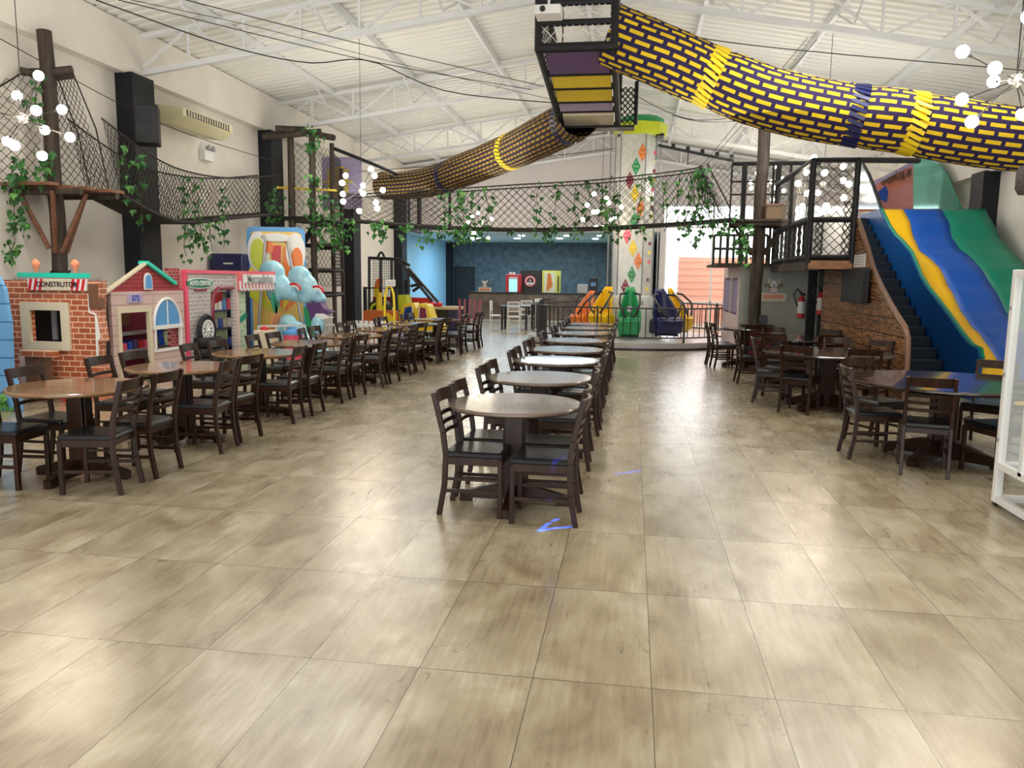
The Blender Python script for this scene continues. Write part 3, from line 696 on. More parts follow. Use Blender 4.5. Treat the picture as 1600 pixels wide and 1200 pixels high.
cable([(-.3, 14.2, 5.0), (1.05, 16.5, 4.9), (2.6, 17, 5.1)], 'cable from the cage to the top of the right log post')
cable([at(1050, 180, y=15), at(1100, 190, y=15.5), at(1190, 188, y=17)], 'short sagging cable with a ring right of the tower ride')
for a, b, w_ in (((1.35, 17.1, 4.08), (3.0, 15.5, 6.1), 'left'), ((1.45, 17.1, 4.1), (3.2, 15.5, 6.1), 'right')): cable([a, b], 'slanting stay cable above the right end of the centre bridge, '+w_+' of two', .006)
cable([at(560, 268, y=19), at(800, 250, y=18), at(960, 232, y=18)], 'level cable behind the smaller tunnel')

# ------------------------------------------------------------------ chandeliers
def make_chandelier():
    t = thing('chandelier', 'x', 'chandelier'); t.location = (0, 0, 0)
    MB().ball((0, 0, 0), .06, 14).build('hub', M['steelgrey'], t, smooth=True)
    for k in range(12):
        z = 1-2*(k+.5)/12; rr = math.sqrt(1-z*z); a = k*2.39996
        d = Vector((rr*math.cos(a), rr*math.sin(a), z*.85)).normalized(); L = .34 if k % 2 else .42
        o = MB().tube([d*.04, d*L], .006, 6).tube([d*L, d*(L+.05)], .014, 8).build('arm', M['black'], t)
        MB().ball(d*(L+.09), .055, 12).build('bulb', M['bulb'], t, smooth=True)
    return t
spots = [((-6.85, 8.15, 3.42), 'sputnik chandelier with glowing bulbs at the left frame edge before the log post'), ((-5.48, 15.47, 3.42), 'sputnik chandelier with glowing bulbs in front of the left tower'),
         ((-5.0, 25.2, 3.36), 'distant sputnik chandelier glowing before the chalkboard wall'), ((-.82, 20.0, 3.38), 'sputnik chandelier glowing beside the diamond column'),
         ((3.3, 14.9, 3.42), 'sputnik chandelier glowing in front of the netted deck'), ((3.22, 7.6, 3.44), 'sputnik chandelier with glowing bulbs at the upper right, nearest the camera'),
         ((3.5, 22.4, 4.3), 'distant sputnik chandelier glowing behind the right log post')]
c0 = make_chandelier()
for i, (p, lab) in enumerate(spots):
    c = c0 if i == 0 else copy_tree(c0)
    c.location = p; c['label'] = lab; c['group'] = 'sputnik chandeliers'; c.rotation_euler = (0, 0, i*.9)
    b = MB().tube([(0, 0, .05), (0, 0, rz(p[0])+.01-p[2])], .005, 5); b.build('cord', M['black'], c, local=True)

# ------------------------------------------------------------------ playhouses along the left wall
def brickm(name, a, b_, mo, axes, sc=1., bw=.17, bh=.075, ms=.007): return brick_mat(name, a, b_, mo, sc, bw, bh, ms, .45, axes=axes)
M['brickXZ'] = brickm('orange_brick_print', (.50, .14, .055), (.36, .085, .035), (.78, .52, .36), 'XZ')
M['brickYZ'] = brickm('orange_brick_print_side', (.55, .20, .10), (.42, .13, .07), (.78, .52, .40), 'YZ')
M['gbrickYZ'] = brickm('grey_brick_print', (.50, .46, .45), (.38, .34, .35), (.68, .64, .62), 'YZ', bw=.15, bh=.065)
M['gbrickXZ'] = brickm('grey_brick_print_b', (.34, .31, .33), (.26, .24, .26), (.48, .46, .46), 'XZ', bw=.15, bh=.065)
M['rbrickYZ'] = brickm('red_brick_print', (.32, .03, .04), (.22, .02, .03), (.55, .25, .22), 'YZ', bw=.10, bh=.05, ms=.006)
M['sidingYZ'] = brickm('rose_siding', (.62, .46, .42), (.60, .44, .40), (.36, .24, .22), 'YZ', bw=3, bh=.14, ms=.006)
M['sidingB'] = brickm('blue_siding', (.14, .36, .66), (.13, .34, .63), (.03, .12, .30), 'XZ', bw=5, bh=.22, ms=.008)
M['checkYZ'] = brick_mat('green_check', (.55, .68, .50), (.28, .42, .26), (.60, .70, .55), 1., .09, .09, .006, .5, axes='YZ', offset=.5)
def dark_room(mb, a, b, mi): mb.bb(a, b, mi)

# blue siding playhouse at the frame edge
t = thing('playhouse', 'blue plank playhouse with rounded top at the left frame edge', 'playhouse', (-7.9, 8.6, 0), group='playhouses along the left wall')
p = [(-8.75, 8.45, 0), (-7.42, 8.45, 0), (-7.42, 8.45, .20), (-7.50, 8.45, .55), (-7.48, 8.45, 1.1), (-7.52, 8.45, 1.5), (-7.62, 8.45, 1.70), (-7.8, 8.45, 1.78), (-8.75, 8.45, 1.78)]
MB().prism(p, (0, .06, 0)).build('front_wall', M['sidingB'], t)
MB().bb((-8.7, 8.51, 0), (-8.64, 9.1, 1.5)).build('side_wall', M['lblue'], t)
mb = MB(); [leaf(mb, Vector((random.uniform(-8.0, -7.45), 8.43, random.uniform(.05, .22))), .10) for _ in range(30)]
mb.build('painted_grass', M['leaf2'], t)

# brick playhouse CONSTRUTOR
t = thing('playhouse', 'orange brick playhouse with the CONSTRUTOR sign and a cream square window', 'playhouse', (-7.75, 9.8, 0), group='playhouses along the left wall')
fy = 9.45
def holed(mb, x0, x1, z0, z1, hx0, hx1, hz0, hz1, y, th, mi=0):
    mb.bb((x0, y, z0), (hx0, y+th, z1), mi).bb((hx1, y, z0), (x1, y+th, z1), mi).bb((hx0, y, z0), (hx1, y+th, hz0), mi).bb((hx0, y, hz1), (hx1, y+th, z1), mi)
mb = MB(); holed(mb, -8.62, -7.08, 0, 1.60, -8.02, -7.54, .76, 1.22, fy, .06)
mb.build('front_wall', M['brickXZ'], t)
mb = MB(); mb.bb((-8.24, fy-.012, 0), (-7.78, fy, .66)); mb.build('plaster_patch', M['lpink'], t)
mb = MB()
holed(mb, -8.16, -7.44, .66, 1.31, -8.02, -7.56, .78, 1.20, fy-.04, .06); mb.build('window_frame', M['cream'], t, bevel=.006)
MB().bb((-8.6, 9.74, .1), (-7.12, 9.78, 1.5)).bb((-7.16, 9.52, .1), (-7.12, 9.74, 1.5)).build('interior_back', M['black'], t)  # black panels put in for the dark of the interior
MB().bb((-7.93, 9.70, .78), (-7.86, 9.73, 1.22)).bb((-7.66, 9.70, .80), (-7.60, 9.73, 1.14), 1).build('interior_panels', [M['grey'], M['blue']], t)
z0 = [(-7.08, 0), (-6.98, 0), (-6.98, .52), (-7.06, .56), (-7.04, .78), (-6.99, .80), (-7.02, 1.15), (-6.98, 1.60), (-7.08, 1.60)]
MB().prism([(x, fy-.01, z) for x, z in z0], (0, .16, 0)).build('side_pillar', M['brickYZ'], t)
MB().prism([(-7.075, fy-.02, .52), (-7.055, fy-.02, .52), (-7.04, fy-.02, .80), (-7.0, fy-.02, .85), (-7.04, fy-.02, 1.17), (-7.13, fy-.02, 1.20), (-7.13, fy-.02, 1.42), (-7.15, fy-.02, 1.42), (-7.15, fy-.02, 1.18), (-7.06, fy-.02, 1.15)], (0, .02, 0)).build('white_edge', M['white'], t)
MB().bb((-7.13, fy-.03, 1.24), (-7.0, fy+.12, 1.56)).build('timber_post', M['brown'], t)
mb = MB().bb((-8.0, fy-.05, 1.47), (-7.14, fy-.01, 1.62), 0)
for k in range(11):
    if k in (3, 4, 5, 6, 7): continue
    xx = -8.0+.078*k; mb.prism([(xx, fy-.055, 1.47), (xx+.04, fy-.055, 1.47), (xx+.075, fy-.055, 1.62), (xx+.035, fy-.055, 1.62)], (0, .006, 0), 1)
mb.bb((-7.77, fy-.056, 1.475), (-7.36, fy-.052, 1.615), 2)
mb.build('sign_board', [M['white'], M['red'], M['cream']], t)
lettering('CONSTRUTOR', .098, (-7.565, fy-.058, 1.545), FACE_CAM, M['black'], t, 'sign_lettering', sx=.92)
MB().bb((-8.18, fy-.02, 1.64), (-7.14, fy+.05, 1.70)).build('teal_cornice', M['teal'], t)
for x in (-7.9, -7.32):
    MB().lathe((x, fy, 1.74), [(.012, -.08), (.02, 0), (.05, .05), (.055, .09), (.03, .13), (.001, .145)], 12).build('lamp_ornament', M['coral'], t, smooth=True)
# low plank fence and a red wheel in front of it
t = thing('toy_fence', 'low brown plank fence piece in front of the brick playhouse, behind the first table', 'fence', (-7.72, 9.2, 0))
mb = MB()
for k in range(3): mb.bb((-7.95+.13*k, 9.2, 0), (-7.84+.13*k, 9.24, .62))
mb.build('boards', M['brown'], t); MB().bb((-8.0, 9.17, .60), (-7.5, 9.28, .68)).build('brick_cap', M['brickXZ'], t)
t = thing('toy_wheel', 'red toy wheel on the floor beside the brick playhouse', 'toy', (-7.35, 9.25, .16))
MB().lathe((-7.35, 9.22, .16), [(.08, -.03), (.155, -.03), (.16, 0), (.155, .03), (.08, .03)], 24, axis='Y').build('rim', M['red'], t, smooth=True)
MB().lathe((-7.35, 9.22, .16), [(.03, -.035), (.05, -.02), (.05, .02), (.03, .035)], 16, axis='Y').build('hub', M['black'], t, smooth=True)

# pink house 572, its front faces the aisle (+x)
HX = -7.1
t = thing('playhouse', 'rose playhouse number 572 with red scalloped gable and teal roof edge', 'playhouse', (-7.5, 10.8, 0), group='playhouses along the left wall')
mb = MB(); y0, y1 = 9.83, 11.60
mb.bb((HX-.05, y0, 0), (HX, y0+.14, 1.45)).bb((HX-.05, y0+.14, 1.17), (HX, y0+.84, 1.45)).bb((HX-.05, y0+.84, 0), (HX, 10.80, 1.45)).bb((HX-.05, 10.80, 0), (HX, y1, .57)).bb((HX-.05, 10.80, .93), (HX, y1, 1.45)).bb((HX-.05, y1-.13, .57), (HX, y1, .93))
mb.build('front_wall', M['sidingYZ'], t)
mb = MB()
for a, b in (((y0+.10, 0), (y0+.17, 1.15)), ((y0+.81, 0), (y0+.88, 1.15)), ((y0+.10, 1.15), (y0+.88, 1.23))): mb.bb((HX-.03, a[0], a[1]), (HX+.02, b[0], b[1]))
mb.build('door_frame', M['cream'], t)
mb = MB().bb((HX-.02, 10.74, .87), (HX+.025, 11.52, .93)).bb((HX-.02, 10.78, .55), (HX+.02, 10.81, .93)).bb((HX-.02, 11.45, .55), (HX+.02, 11.49, .93)).bb((HX-.02, 10.74, .53), (HX+.02, 11.52, .57))
mb.tube([(HX+.01, 11.12+.35*math.cos(a), .93+.40*math.sin(a)) for a in [k*PI/16 for k in range(17)]], .022, 6).bb((HX-.01, 11.11, .93), (HX+.02, 11.13, 1.33)); mb.build('arched_window_frame', M['white'], t)
MB().prism([(HX, 11.12+.34*math.cos(a), .93+.39*math.sin(a)) for a in [k*PI/16 for k in range(17)]], (.012, 0, 0)).build('arched_window_pane', M['lblue'], t)
MB().prism([(HX, y0-.02, 1.45), (HX, y1+.02, 1.45), (HX, y1-.32, 1.57), (HX, 10.66, 1.84)], (-.05, 0, 0)).build('gable', brick_mat('scallop_print', (.42, .04, .05), (.36, .03, .04), (.20, .01, .02), 1, .09, .06, .008, .5, axes='YZ'), t)
MB().bar((HX-.03, 10.64, 1.87), (HX-.03, y1-.25, 1.56), .16, .05).build('teal_roof_edge', M['teal'], t)
MB().bar((HX-.01, y0-.15, 1.42), (HX-.01, 10.68, 1.87), .08, .025).build('grey_roof_edge', M['cream'], t)
MB().prism([(HX+.01, 10.66+.1*math.cos(a), 1.60+.12*math.sin(a)) for a in [k*PI/8 for k in range(9)]]+[(HX+.01, 10.56, 1.47), (HX+.01, 10.76, 1.47)], (.015, 0, 0)).build('attic_window', M['white'], t)
MB().prism([(HX+.026, 10.66+.07*math.cos(a), 1.60+.09*math.sin(a)) for a in [k*PI/8 for k in range(9)]]+[(HX+.026, 10.59, 1.49), (HX+.026, 10.73, 1.49)], (.01, 0, 0)).build('attic_pane', M['lblue'], t)
MB().bb((HX, 10.18, 1.29), (HX+.015, 10.52, 1.41)).build('number_plate', M['lilac'], t)
lettering('572', .115, (HX+.017, 10.35, 1.35), FACE_R, M['blue'], t, 'number_lettering')
MB().bb((HX-.35, y0-.02, 0), (HX-.05, y0+.03, 1.42)).build('side_wall', M['wine'], t)
MB().bb((HX-.55, y0, .1), (HX-.52, y1, 1.45)).build('interior_back', M['wine'], t)
MB().bb((HX-.50, y0+.2, .80), (HX-.25, y1-.1, .83)).bb((HX-.50, y0+.2, .55), (HX-.25, y1-.1, .58)).build('interior_shelf', M['grey'], t)
for k, c in enumerate(('pink', 'blue', 'dpurple', 'red', 'pink')):
    MB().bb((HX-.48, y0+.62+.13*k, .58), (HX-.3, y0+.72+.13*k, .68+.02*(k % 3))).build('shelf_item', M[c], t)
MB().bb((HX-.51, y0+.6, .92), (HX-.49, y0+1.1, 1.12)).build('interior_panel', M['brown'], t)
MB().bb((HX-.40, 11.45, .5), (HX-.37, 11.6, 1.0)).build('interior_curtain', M['sand'], t)
MB().prism([(HX-.2, 11.15, .95), (HX-.2, 11.3, .95), (HX-.2, 11.26, .75), (HX-.2, 11.32, .6), (HX-.2, 11.2, .6)], (.02, 0, 0)).build('blue_curtain', M['blue'], t)
lettering('Classroom', .10, (HX-.75, 10.25, 1.10), FACE_R, M['cream'], t, 'interior_lettering') if False else None
# grey brick chimney wall behind the house
t = thing('playhouse_backdrop', 'grey brick printed panel rising behind the 572 playhouse', 'panel', (-8.1, 9.95, 0))
MB().bb((-8.68, 9.93, 0), (-6.98-.35, 9.98, 1.64)).build('panel', M['gbrickXZ'], t)
t = thing('chimney', 'small red brick chimney panel at the right of the 572 roof', 'chimney', (HX, 11.45, 1.4))
MB().bb((HX-.12, 11.30, 0), (HX-.06, 11.62, 1.80)).build('panel', M['rbrickYZ'], t)

# AUTO CENTER
t = thing('playhouse', 'grey brick playhouse front with the AUTO CENTER sign and painted tyres', 'playhouse', (-7.5, 12.4, 0), group='playhouses along the left wall')
y0, y1 = 11.66, 13.27
mb = MB().bb((HX-.05, y0, 0), (HX, 12.42, 1.74)).bb((HX-.05, 12.42, 1.48), (HX, y1, 1.74)).bb((HX-.05, 13.17, 0), (HX, y1, 1.48))
mb.build('front_wall', M['gbrickYZ'], t)
MB().bb((HX-.06, y0, 1.72), (HX+.03, y1, 1.78)).bb((HX-.06, y0-.02, 0), (HX+.02, y0+.05, 1.76)).build('pink_edge', M['pink'], t)
MB().tube([(HX+.01, 12.44, 0), (HX+.01, 12.44, 1.15), (HX+.01, 12.50, 1.38), (HX+.01, 12.65, 1.47), (HX+.01, 13.16, 1.47)], .035, 8).build('door_frame', M['wine'], t)
p = [(HX+.005, 12.07+.40*math.cos(a)*(1 if abs(math.cos(a)) > .3 else 1), 1.56+.075*math.sin(a)) for a in [k*PI/12 for k in range(24)]]
MB().prism(p, (.02, 0, 0)).build('sign_board', M['dgreen'], t)
MB().prism([(q[0]-.003, 12.07+(q[1]-12.07)*1.06, 1.56+(q[2]-1.56)*1.2) for q in p], (.018, 0, 0)).build('sign_border', M['white'], t)
lettering('AUTO CENTER', .105, (HX+.028, 12.07, 1.56), FACE_R, M['white'], t, 'sign_lettering', sx=.9)
MB().bb((HX, 11.92, 1.43), (HX+.018, 12.28, 1.485)).build('small_sign', M['wine'], t)
for z in (.10, .26, .42, .60):
    MB().lathe((HX+.06, 12.10, z), [(.12, -.07), (.26, -.07), (.28, -.03), (.28, .03), (.26, .07), (.12, .07)], 28).build('stacked_tyre', M['blackpad'], t, smooth=True)
yy, zz = 12.1, .78
MB().lathe((HX+.08, yy, zz), [(.17, -.02), (.25, -.03), (.28, 0), (.25, .04), (.17, .03), (.17, -.02)], 32, axis='X', cap=False).build('upright_tyre', M['blackpad'], t, smooth=True)
mb = MB().lathe((HX+.09, yy, zz), [(.15, 0), (.18, .02), (.18, .03), (.15, .03), (.15, 0)], 28, axis='X', cap=False)
for k in range(10):
    a = 2*PI*k/10; mb.bar((HX+.11, yy, zz), (HX+.11, yy+.16*math.cos(a), zz+.16*math.sin(a)), .028, .02, up=(1, 0, 0))
mb.ball((HX+.11, yy, zz), .035, 10); mb.build('alloy_rim', M['white'], t)
MB().bb((HX-1.0, y0, .0), (HX-.95, y1+1.4, 1.5)).build('interior_back', M['checkYZ'], t)
MB().prism([(HX-.3, 12.5, 1.2), (HX-.3, 12.9, 1.3), (HX-.3, 13.3, 1.42), (HX-.3, 13.3, 1.25), (HX-.3, 12.5, 1.08)], (.03, 0, 0)).build('red_awning', M['red'], t)
MB().bb((HX-.5, 12.55, .70), (HX-.48, 13.0, 1.12)).build('price_board', M['yellow'], t)
lettering('7,99', .17, (HX-.475, 12.78, .84), FACE_R, M['wine'], t, 'price_lettering')
# Mercadinho
t = thing('playhouse', 'pink and white striped market playhouse with the Mercadinho sign', 'playhouse', (-7.4, 14.1, 0), group='playhouses along the left wall')
y0, y1 = 13.30, 14.88
mb = MB().bb((HX-.05, y0, 1.46), (HX+.06, y1, 1.78), 0)
for k in range(12):
    a = y0+.132*k; mb.bb((HX+.06, a, 1.44), (HX+.068, a+.066, 1.60), 1)
mb.prism([(HX+.06, y0, 1.60), (HX+.06, y1, 1.60), (HX+.06, y1, 1.78), (HX+.06, y0, 1.78)], (.006, 0, 0), 0)
for k in range(24): mb.lathe((HX+.03, y0+.033+.066*k, 1.445), [(.033, -.03), (.033, .03)], 10, k % 2, axis='X')
mb.build('awning', [M['coral'], M['white']], t)
M['pinkred'] = mat('pink_red_plastic', (.80, .13, .16), .35)
t.children[-1].data.materials[0] = M['pinkred']
MB().bb((HX+.07, 13.42, 1.56), (HX+.08, 14.74, 1.72)).build('sign_board', M['white'], t)
lettering('Mercadinho', .21, (HX+.082, 14.08, 1.635), FACE_R, M['grey'], t, 'sign_lettering', sx=1.02)
MB().bb((HX-.05, y0, 0), (HX, y0+.33, 1.46)).build('left_pillar', M['checkYZ'], t)
MB().bb((HX-.02, y0-.03, 0), (HX+.03, y0+.03, 1.78)).bb((HX-.02, 14.82, 0), (HX+.03, 14.88, 1.78)).build('white_edge', M['lpink'], t)
MB().box((HX+.01, 13.47, .92), (.03, .30, .09), M=Matrix.Rotation(.35, 3, 'X')).build('green_ribbon', M['dgreen'], t)
p = [(HX+.02, 14.60, 0), (HX+.02, 14.92, 0), (HX+.02, 14.96, .5), (HX+.02, 14.92, .92), (HX+.02, 14.78, 1.0), (HX+.02, 14.60, .86), (HX+.02, 14.54, .5)]
MB().prism(p, (.04, 0, 0)).build('carrot_panel', mat('carrot_orange', (.85, .33, .14), .4), t)
mb = MB()
for a, l in ((-.5, .35), (-.15, .42), (.2, .46), (.55, .34)):
    q = Vector((HX+.03, 14.76, .96)); d = Vector((0, math.sin(a), math.cos(a))); s = Vector((0, math.cos(a), -math.sin(a)))
    mb.prism([q-s*.03, q+s*.03, q+d*l*.7+s*.06, q+d*l, q+d*l*.7-s*.05], (.03, 0, 0))
mb.build('carrot_leaves', mat('carrot_leaf_green', (.04, .45, .25), .4), t)
# blue market shelf, dark blue cabinet behind
t = thing('shelf_unit', 'dark blue market shelf unit with goods seen through the Mercadinho front', 'shelf', (-7.9, 14.3, 0))
mb = MB().bb((-8.3, 13.7, 0), (-8.25, 15.0, 1.55))
for z in (.3, .65, 1.0, 1.35): mb.bb((-8.3, 13.7, z), (-7.9, 15.0, z+.03))
mb.build('frame', M['navy'], t)
for i, z in enumerate((.33, .68, 1.03)):
    for k in range(7):
        c = ('white', 'lblue', 'pink', 'lime', 'grey', 'blue', 'cream')[(k+i*2) % 7]
        MB().bb((-8.15, 13.78+.165*k, z), (-8.0, 13.90+.165*k, z+.12+.05*((k*3+i) % 3))).build('shelf_goods', M[c], t)
t = thing('cabinet', 'tall dark blue cabinet with a small handle beside the fruit board', 'cabinet', (-8.5, 15.4, 0))
MB().bb((-8.75, 15.3, 0), (-8.0, 15.75, 2.15)).build('body', M['navy'], t, bevel=.04)
MB().bb((-8.42, 15.27, 1.93), (-8.22, 15.30, 1.96)).build('handle', M['white'], t)
t = thing('toy_box', 'beige box with a red top on the floor before the market playhouse', 'box', (-6.6, 13.3, 0))
MB().bb((-6.75, 13.2, 0), (-6.42, 13.5, .72)).build('body', M['cream'], t, bevel=.02)
MB().ball((-6.6, 13.35, .74), .08, 10, sc=(1, 1, .6)).build('top', M['red'], t, smooth=True)
t = thing('toy_bin', 'pink translucent bin with a light blue lid before the market playhouse', 'bin', (-6.45, 14.0, 0))
MB().lathe((-6.35, 14.0, 0), [(.15, 0), (.19, .6)], 20).build('bin', M['pink'], t, smooth=True)
MB().lathe((-6.35, 14.0, .6), [(.20, 0), (.20, .06), (.08, .10), (.06, .15)], 20).build('lid', M['lblue'], t, smooth=True)

# ------------------------------------------------------------------ fruit and cloud swing ride
t = thing('swing_ride', 'swing ride with blue fruit-painted backboard and pale blue cloud shapes', 'ride', (-7.4, 15.9, 0))
# local frame for the board: x along, facing -y with a slight turn
def BP(u, w): # u 0..1 across, w height
    return Vector((-8.03+1.13*u, 15.55+.35*u, w))
def rrect(u0, u1, w0, w1, r=.12, ru=None):
    ru = ru or r/1.13; o = []
    for (cu, cw, a0) in ((u1-ru, w1-r, 0), (u0+ru, w1-r, 90), (u0+ru, w0+r, 180), (u1-ru, w0+r, 270)):
        for k in range(6):
            a = math.radians(a0+18*k); o.append(BP(cu+ru*math.cos(a), cw+r*math.sin(a)))
    return o
nb = Vector((.30, -.955, 0))
MB().prism(rrect(0, 1, .1, 2.72), -nb*.10).build('backboard', M['lblue'], t)
wht = MB().prism(rrect(.07, .95, .15, 2.62, .1), nb*.008)
wht.build('painted_field', mat('orange_field', (.78, .52, .12), .4), t)
cu, cw = .52, .9
for k, c in enumerate(('lime', 'yellow', 'yellow', 'red', 'orange', 'yellow', 'orange')):
    a0 = math.radians(162-20.5*k); a1 = math.radians(162-20.5*(k+.82)); R_ = 1.45
    MB().prism([BP(cu+.15*math.cos(a0)/1.13, cw+.15*math.sin(a0)), BP(cu+R_*.5*math.cos(a0)/1.13, min(2.5, cw+R_*math.sin(a0))), BP(cu+R_*.5*math.cos(a1)/1.13, min(2.5, cw+R_*math.sin(a1))), BP(cu+.15*math.cos(a1)/1.13, cw+.15*math.sin(a1))], nb*.018).build('painted_ray', M[c], t)
for (u, w, rx, rzz, c) in ((.20, 2.2, .19, .42, 'white'), (.19, 2.15, .13, .33, 'lime'), (.84, 2.2, .17, .40, 'white'), (.86, 2.05, .10, .25, 'orange'), (.38, 2.30, .08, .13, 'orange'), (.5, 2.5, .26, .09, 'white')):
    MB().prism([BP(u+rx*math.cos(a), w+rzz*math.sin(a)) for a in [k*PI/12 for k in range(24)]], nb*(.02 if c == 'white' else .03)).build('painted_fruit', M[c], t)
MB().tube([BP(.16, .3)+nb*.25, BP(.34, 2.42)+nb*.15, BP(.72, 2.40)+nb*.15, BP(.98, .4)+nb*.25], .03, 8).build('swing_frame', M['steelgrey'], t, smooth=True)
# clouds
def cloud(name, balls, mt):
    mb = MB()
    for (p, r, sc) in balls: mb.ball(p, r, 20, sc=sc)
    o = mb.build(name, mt, t, smooth=True)
    rm = o.modifiers.new('remesh', 'REMESH'); rm.mode = 'VOXEL'; rm.voxel_size = .03; rm.use_smooth_shade = True
    sm = o.modifiers.new('smooth', 'SMOOTH'); sm.iterations = 6
    return o
ca = lambda px, py, y: at(px, py, y=y)
M['cloudg'] = mat('pale_blue_fibreglass', (.30, .62, .78), .18, col2=(.42, .72, .84), scale=4, coat=.3)
q = [ca(x, y, 14.9) for x, y in ((425, 425), (437, 447), (450, 455), (430, 455), (462, 462), (470, 455))]
cloud('left_cloud', [(q[0], .27, (1, .7, .9)), (q[1], .26, (1, .7, .9)), (q[2], .24, (1, .7, .8)), (q[3], .24, (.8, .7, 1)), (q[4], .16, (1.1, .8, .8))], M['cloudg'])
q = [ca(x, y, 14.7) for x, y in ((468, 432), (478, 447), (488, 458), (500, 467), (478, 465))]
cloud('right_cloud', [(q[0], .24, (1, .7, .9)), (q[1], .24, (1, .7, 1)), (q[2], .20, (1.1, .7, .8)), (q[3], .13, (1.1, .8, .8)), (q[4], .18, (1, .7, .7))], M['cloudg'])
for i, (px, py) in enumerate(((461, 449), (497, 453))):
    c = ca(px, py, 14.45); MB().tube([c+Vector((.13*math.cos(a)-.02, -.02, .10*math.sin(a)-.03)) for a in [math.radians(-10+k*15) for k in range(10)]], .022, 8).build('red_arc', M['red'], t, smooth=True)
    MB().tube([c+Vector((.09*math.cos(a)-.02, -.02, .065*math.sin(a)-.04)) for a in [math.radians(-10+k*15) for k in range(10)]], .022, 8).build('white_arc', M['white'], t, smooth=True)
q = [ca(x, y, 14.9) for x, y in ((450, 505), (462, 520), (440, 522), (475, 535), (455, 540), (495, 545))]
cloud('floor_cloud', [(q[0], .19, (1, .8, 1)), (q[1], .24, (1, .8, 1)), (q[2], .22, (1, .8, .9)), (q[3], .24, (1, .8, .8)), (q[4], .34, (1.2, .8, 1)), (q[5]-Vector((0, 0, .1)), .24, (1.2, .8, .8))], M['cloudg'])
# purple and white shoe shaped seat hanging below the clouds with green strips
t = thing('hanging_pod', 'purple and white ride seat hanging under the right cloud', 'ride seat', tuple(ca(500, 495, 14.6)))
MB().prism([ca(x, y, 14.5) for x, y in ((478, 474), (500, 472), (505, 482), (518, 488), (505, 492), (494, 497), (486, 500))], (0, .25, 0)).build('purple_shell', M['dpurple'], t)
MB().prism([ca(x, y, 14.45) for x, y in ((493, 490), (505, 490), (515, 497), (500, 500), (492, 497))], (0, .25, 0)).build('white_shell', M['white'], t)
MB().prism([ca(x, y, 14.6) for x, y in ((474, 480), (482, 478), (490, 505), (488, 525), (480, 520))], (0, .1, 0)).build('green_strip', M['green'], t)
MB().ball(ca(497, 508, 14.5), .14, 14, sc=(1, .8, 1.4)).build('pale_base', M['cloudg'], t, smooth=True)

# white low fences, orange boxes, yellow pillar
t = thing('low_fence', 'low white picket fence behind the left tables near the cloud ride', 'fence', (-6.4, 14.6, 0))
mb = MB()
for z in (.15, .72): mb.bar((-7.2, 14.3, z), (-5.6, 15.6, z), .03, .04)
mb.build('rail', M['white'], t)
mb = MB()
for k in range(13): mb.bb((-7.2+.133*k-.02, 14.3+.108*k-.01, 0), (-7.2+.133*k+.02, 14.3+.108*k+.01, .74))
mb.build('pickets', M['white'], t)
t = thing('low_fence', 'low white and purple picket fence beyond the fifth left table', 'fence', (-5.6, 16.8, 0))
mb = MB()
for k in range(12): mb.bb((-6.2+.12*k, 16.9, 0), (-6.12+.12*k, 16.93, .72), 0 if k < 7 else 1)
mb.bb((-6.2, 16.93, .6), (-4.8, 16.95, .65)); mb.build('pickets', [M['white'], M['lilac']], t)
t = thing('toy_bench', 'orange and yellow boxy toy bench behind the left tables', 'toy bench', (-6.2, 19.3, 0))
MB().bb((-6.8, 19.2, .0), (-6.0, 19.6, .85)).build('body', mat('burnt_orange', (.55, .12, .02), .5), t)
MB().prism([(-6.3, 19.17, .1), (-6.0, 19.17, .1), (-6.0, 19.17, .7), (-6.15, 19.17, .82), (-6.3, 19.17, .5)], (0, .04, 0)).build('yellow_side', M['yellow'], t)
t = thing('padded_frame', 'dark padded goal frame with a yellow pad behind the left tower', 'frame', (-6.8, 19.8, 0))
MB().tube([(-6.95, 19.8, 0), (-6.95, 19.8, 1.42), (-6.15, 19.9, 1.42), (-6.1, 19.9, 0)], .06, 8).build('frame', M['blackpad'], t, smooth=True)
MB().cyl((-6.62, 19.95, 0), (-6.62, 19.95, 1.3), .08).build('yellow_pad', M['yellow'], t, smooth=True)

# ------------------------------------------------------------------ black slide tower, toy cars, arch (left rear)
t = thing('toddler_slide_tower', 'black tubular play frame with ladder, grid wall and long sloping rails at the left rear', 'play frame', (-6.6, 22.6, 0))
yy = 22.6
pa = lambda x, y, d=22.6: at(x, y, y=d)
for (a, b) in (((577, 401), (577, 492)), ((612, 404), (612, 480)), ((595, 406), (595, 470)), ((577, 403), (625, 405)), ((622, 405), (681, 478)), ((638, 419), (686, 474)), ((638, 419), (638, 480)), ((642, 447), (660, 443)), ((645, 455), (661, 444)), ((640, 415), (622, 404))):
    MB().tube([pa(*a), pa(*b)], .045, 8).build('tube_rail', M['black'], t, smooth=True)
MB().tube([pa(590, 405)]+[pa(590+11*k/5, 403-9*math.sin(PI*k/5)) for k in range(6)]+[pa(605, 405)], .035, 6).build('top_hoop', M['black'], t, smooth=True)
mb = MB()
for k in range(11): mb.bar(pa(583+3*k, 406, 22.8), pa(583+3*k, 470, 22.8), .012, .012)
for k in range(16): mb.bar(pa(581, 408+4*k, 22.8), pa(613, 408+4*k, 22.8), .012, .012)
mb.build('grid_panel', M['blackpad'], t)
MB().bb(pa(583, 464, 22.9), pa(676, 480, 23.0)).build('red_panel', M['red'], t)
MB().prism([pa(x, y, 22.75) for x, y in ((585, 460), (584, 450), (588, 437), (595, 432), (598, 440), (594, 455), (590, 462))], (0, .04, 0)).build('flame_graphic', M['orange'], t)
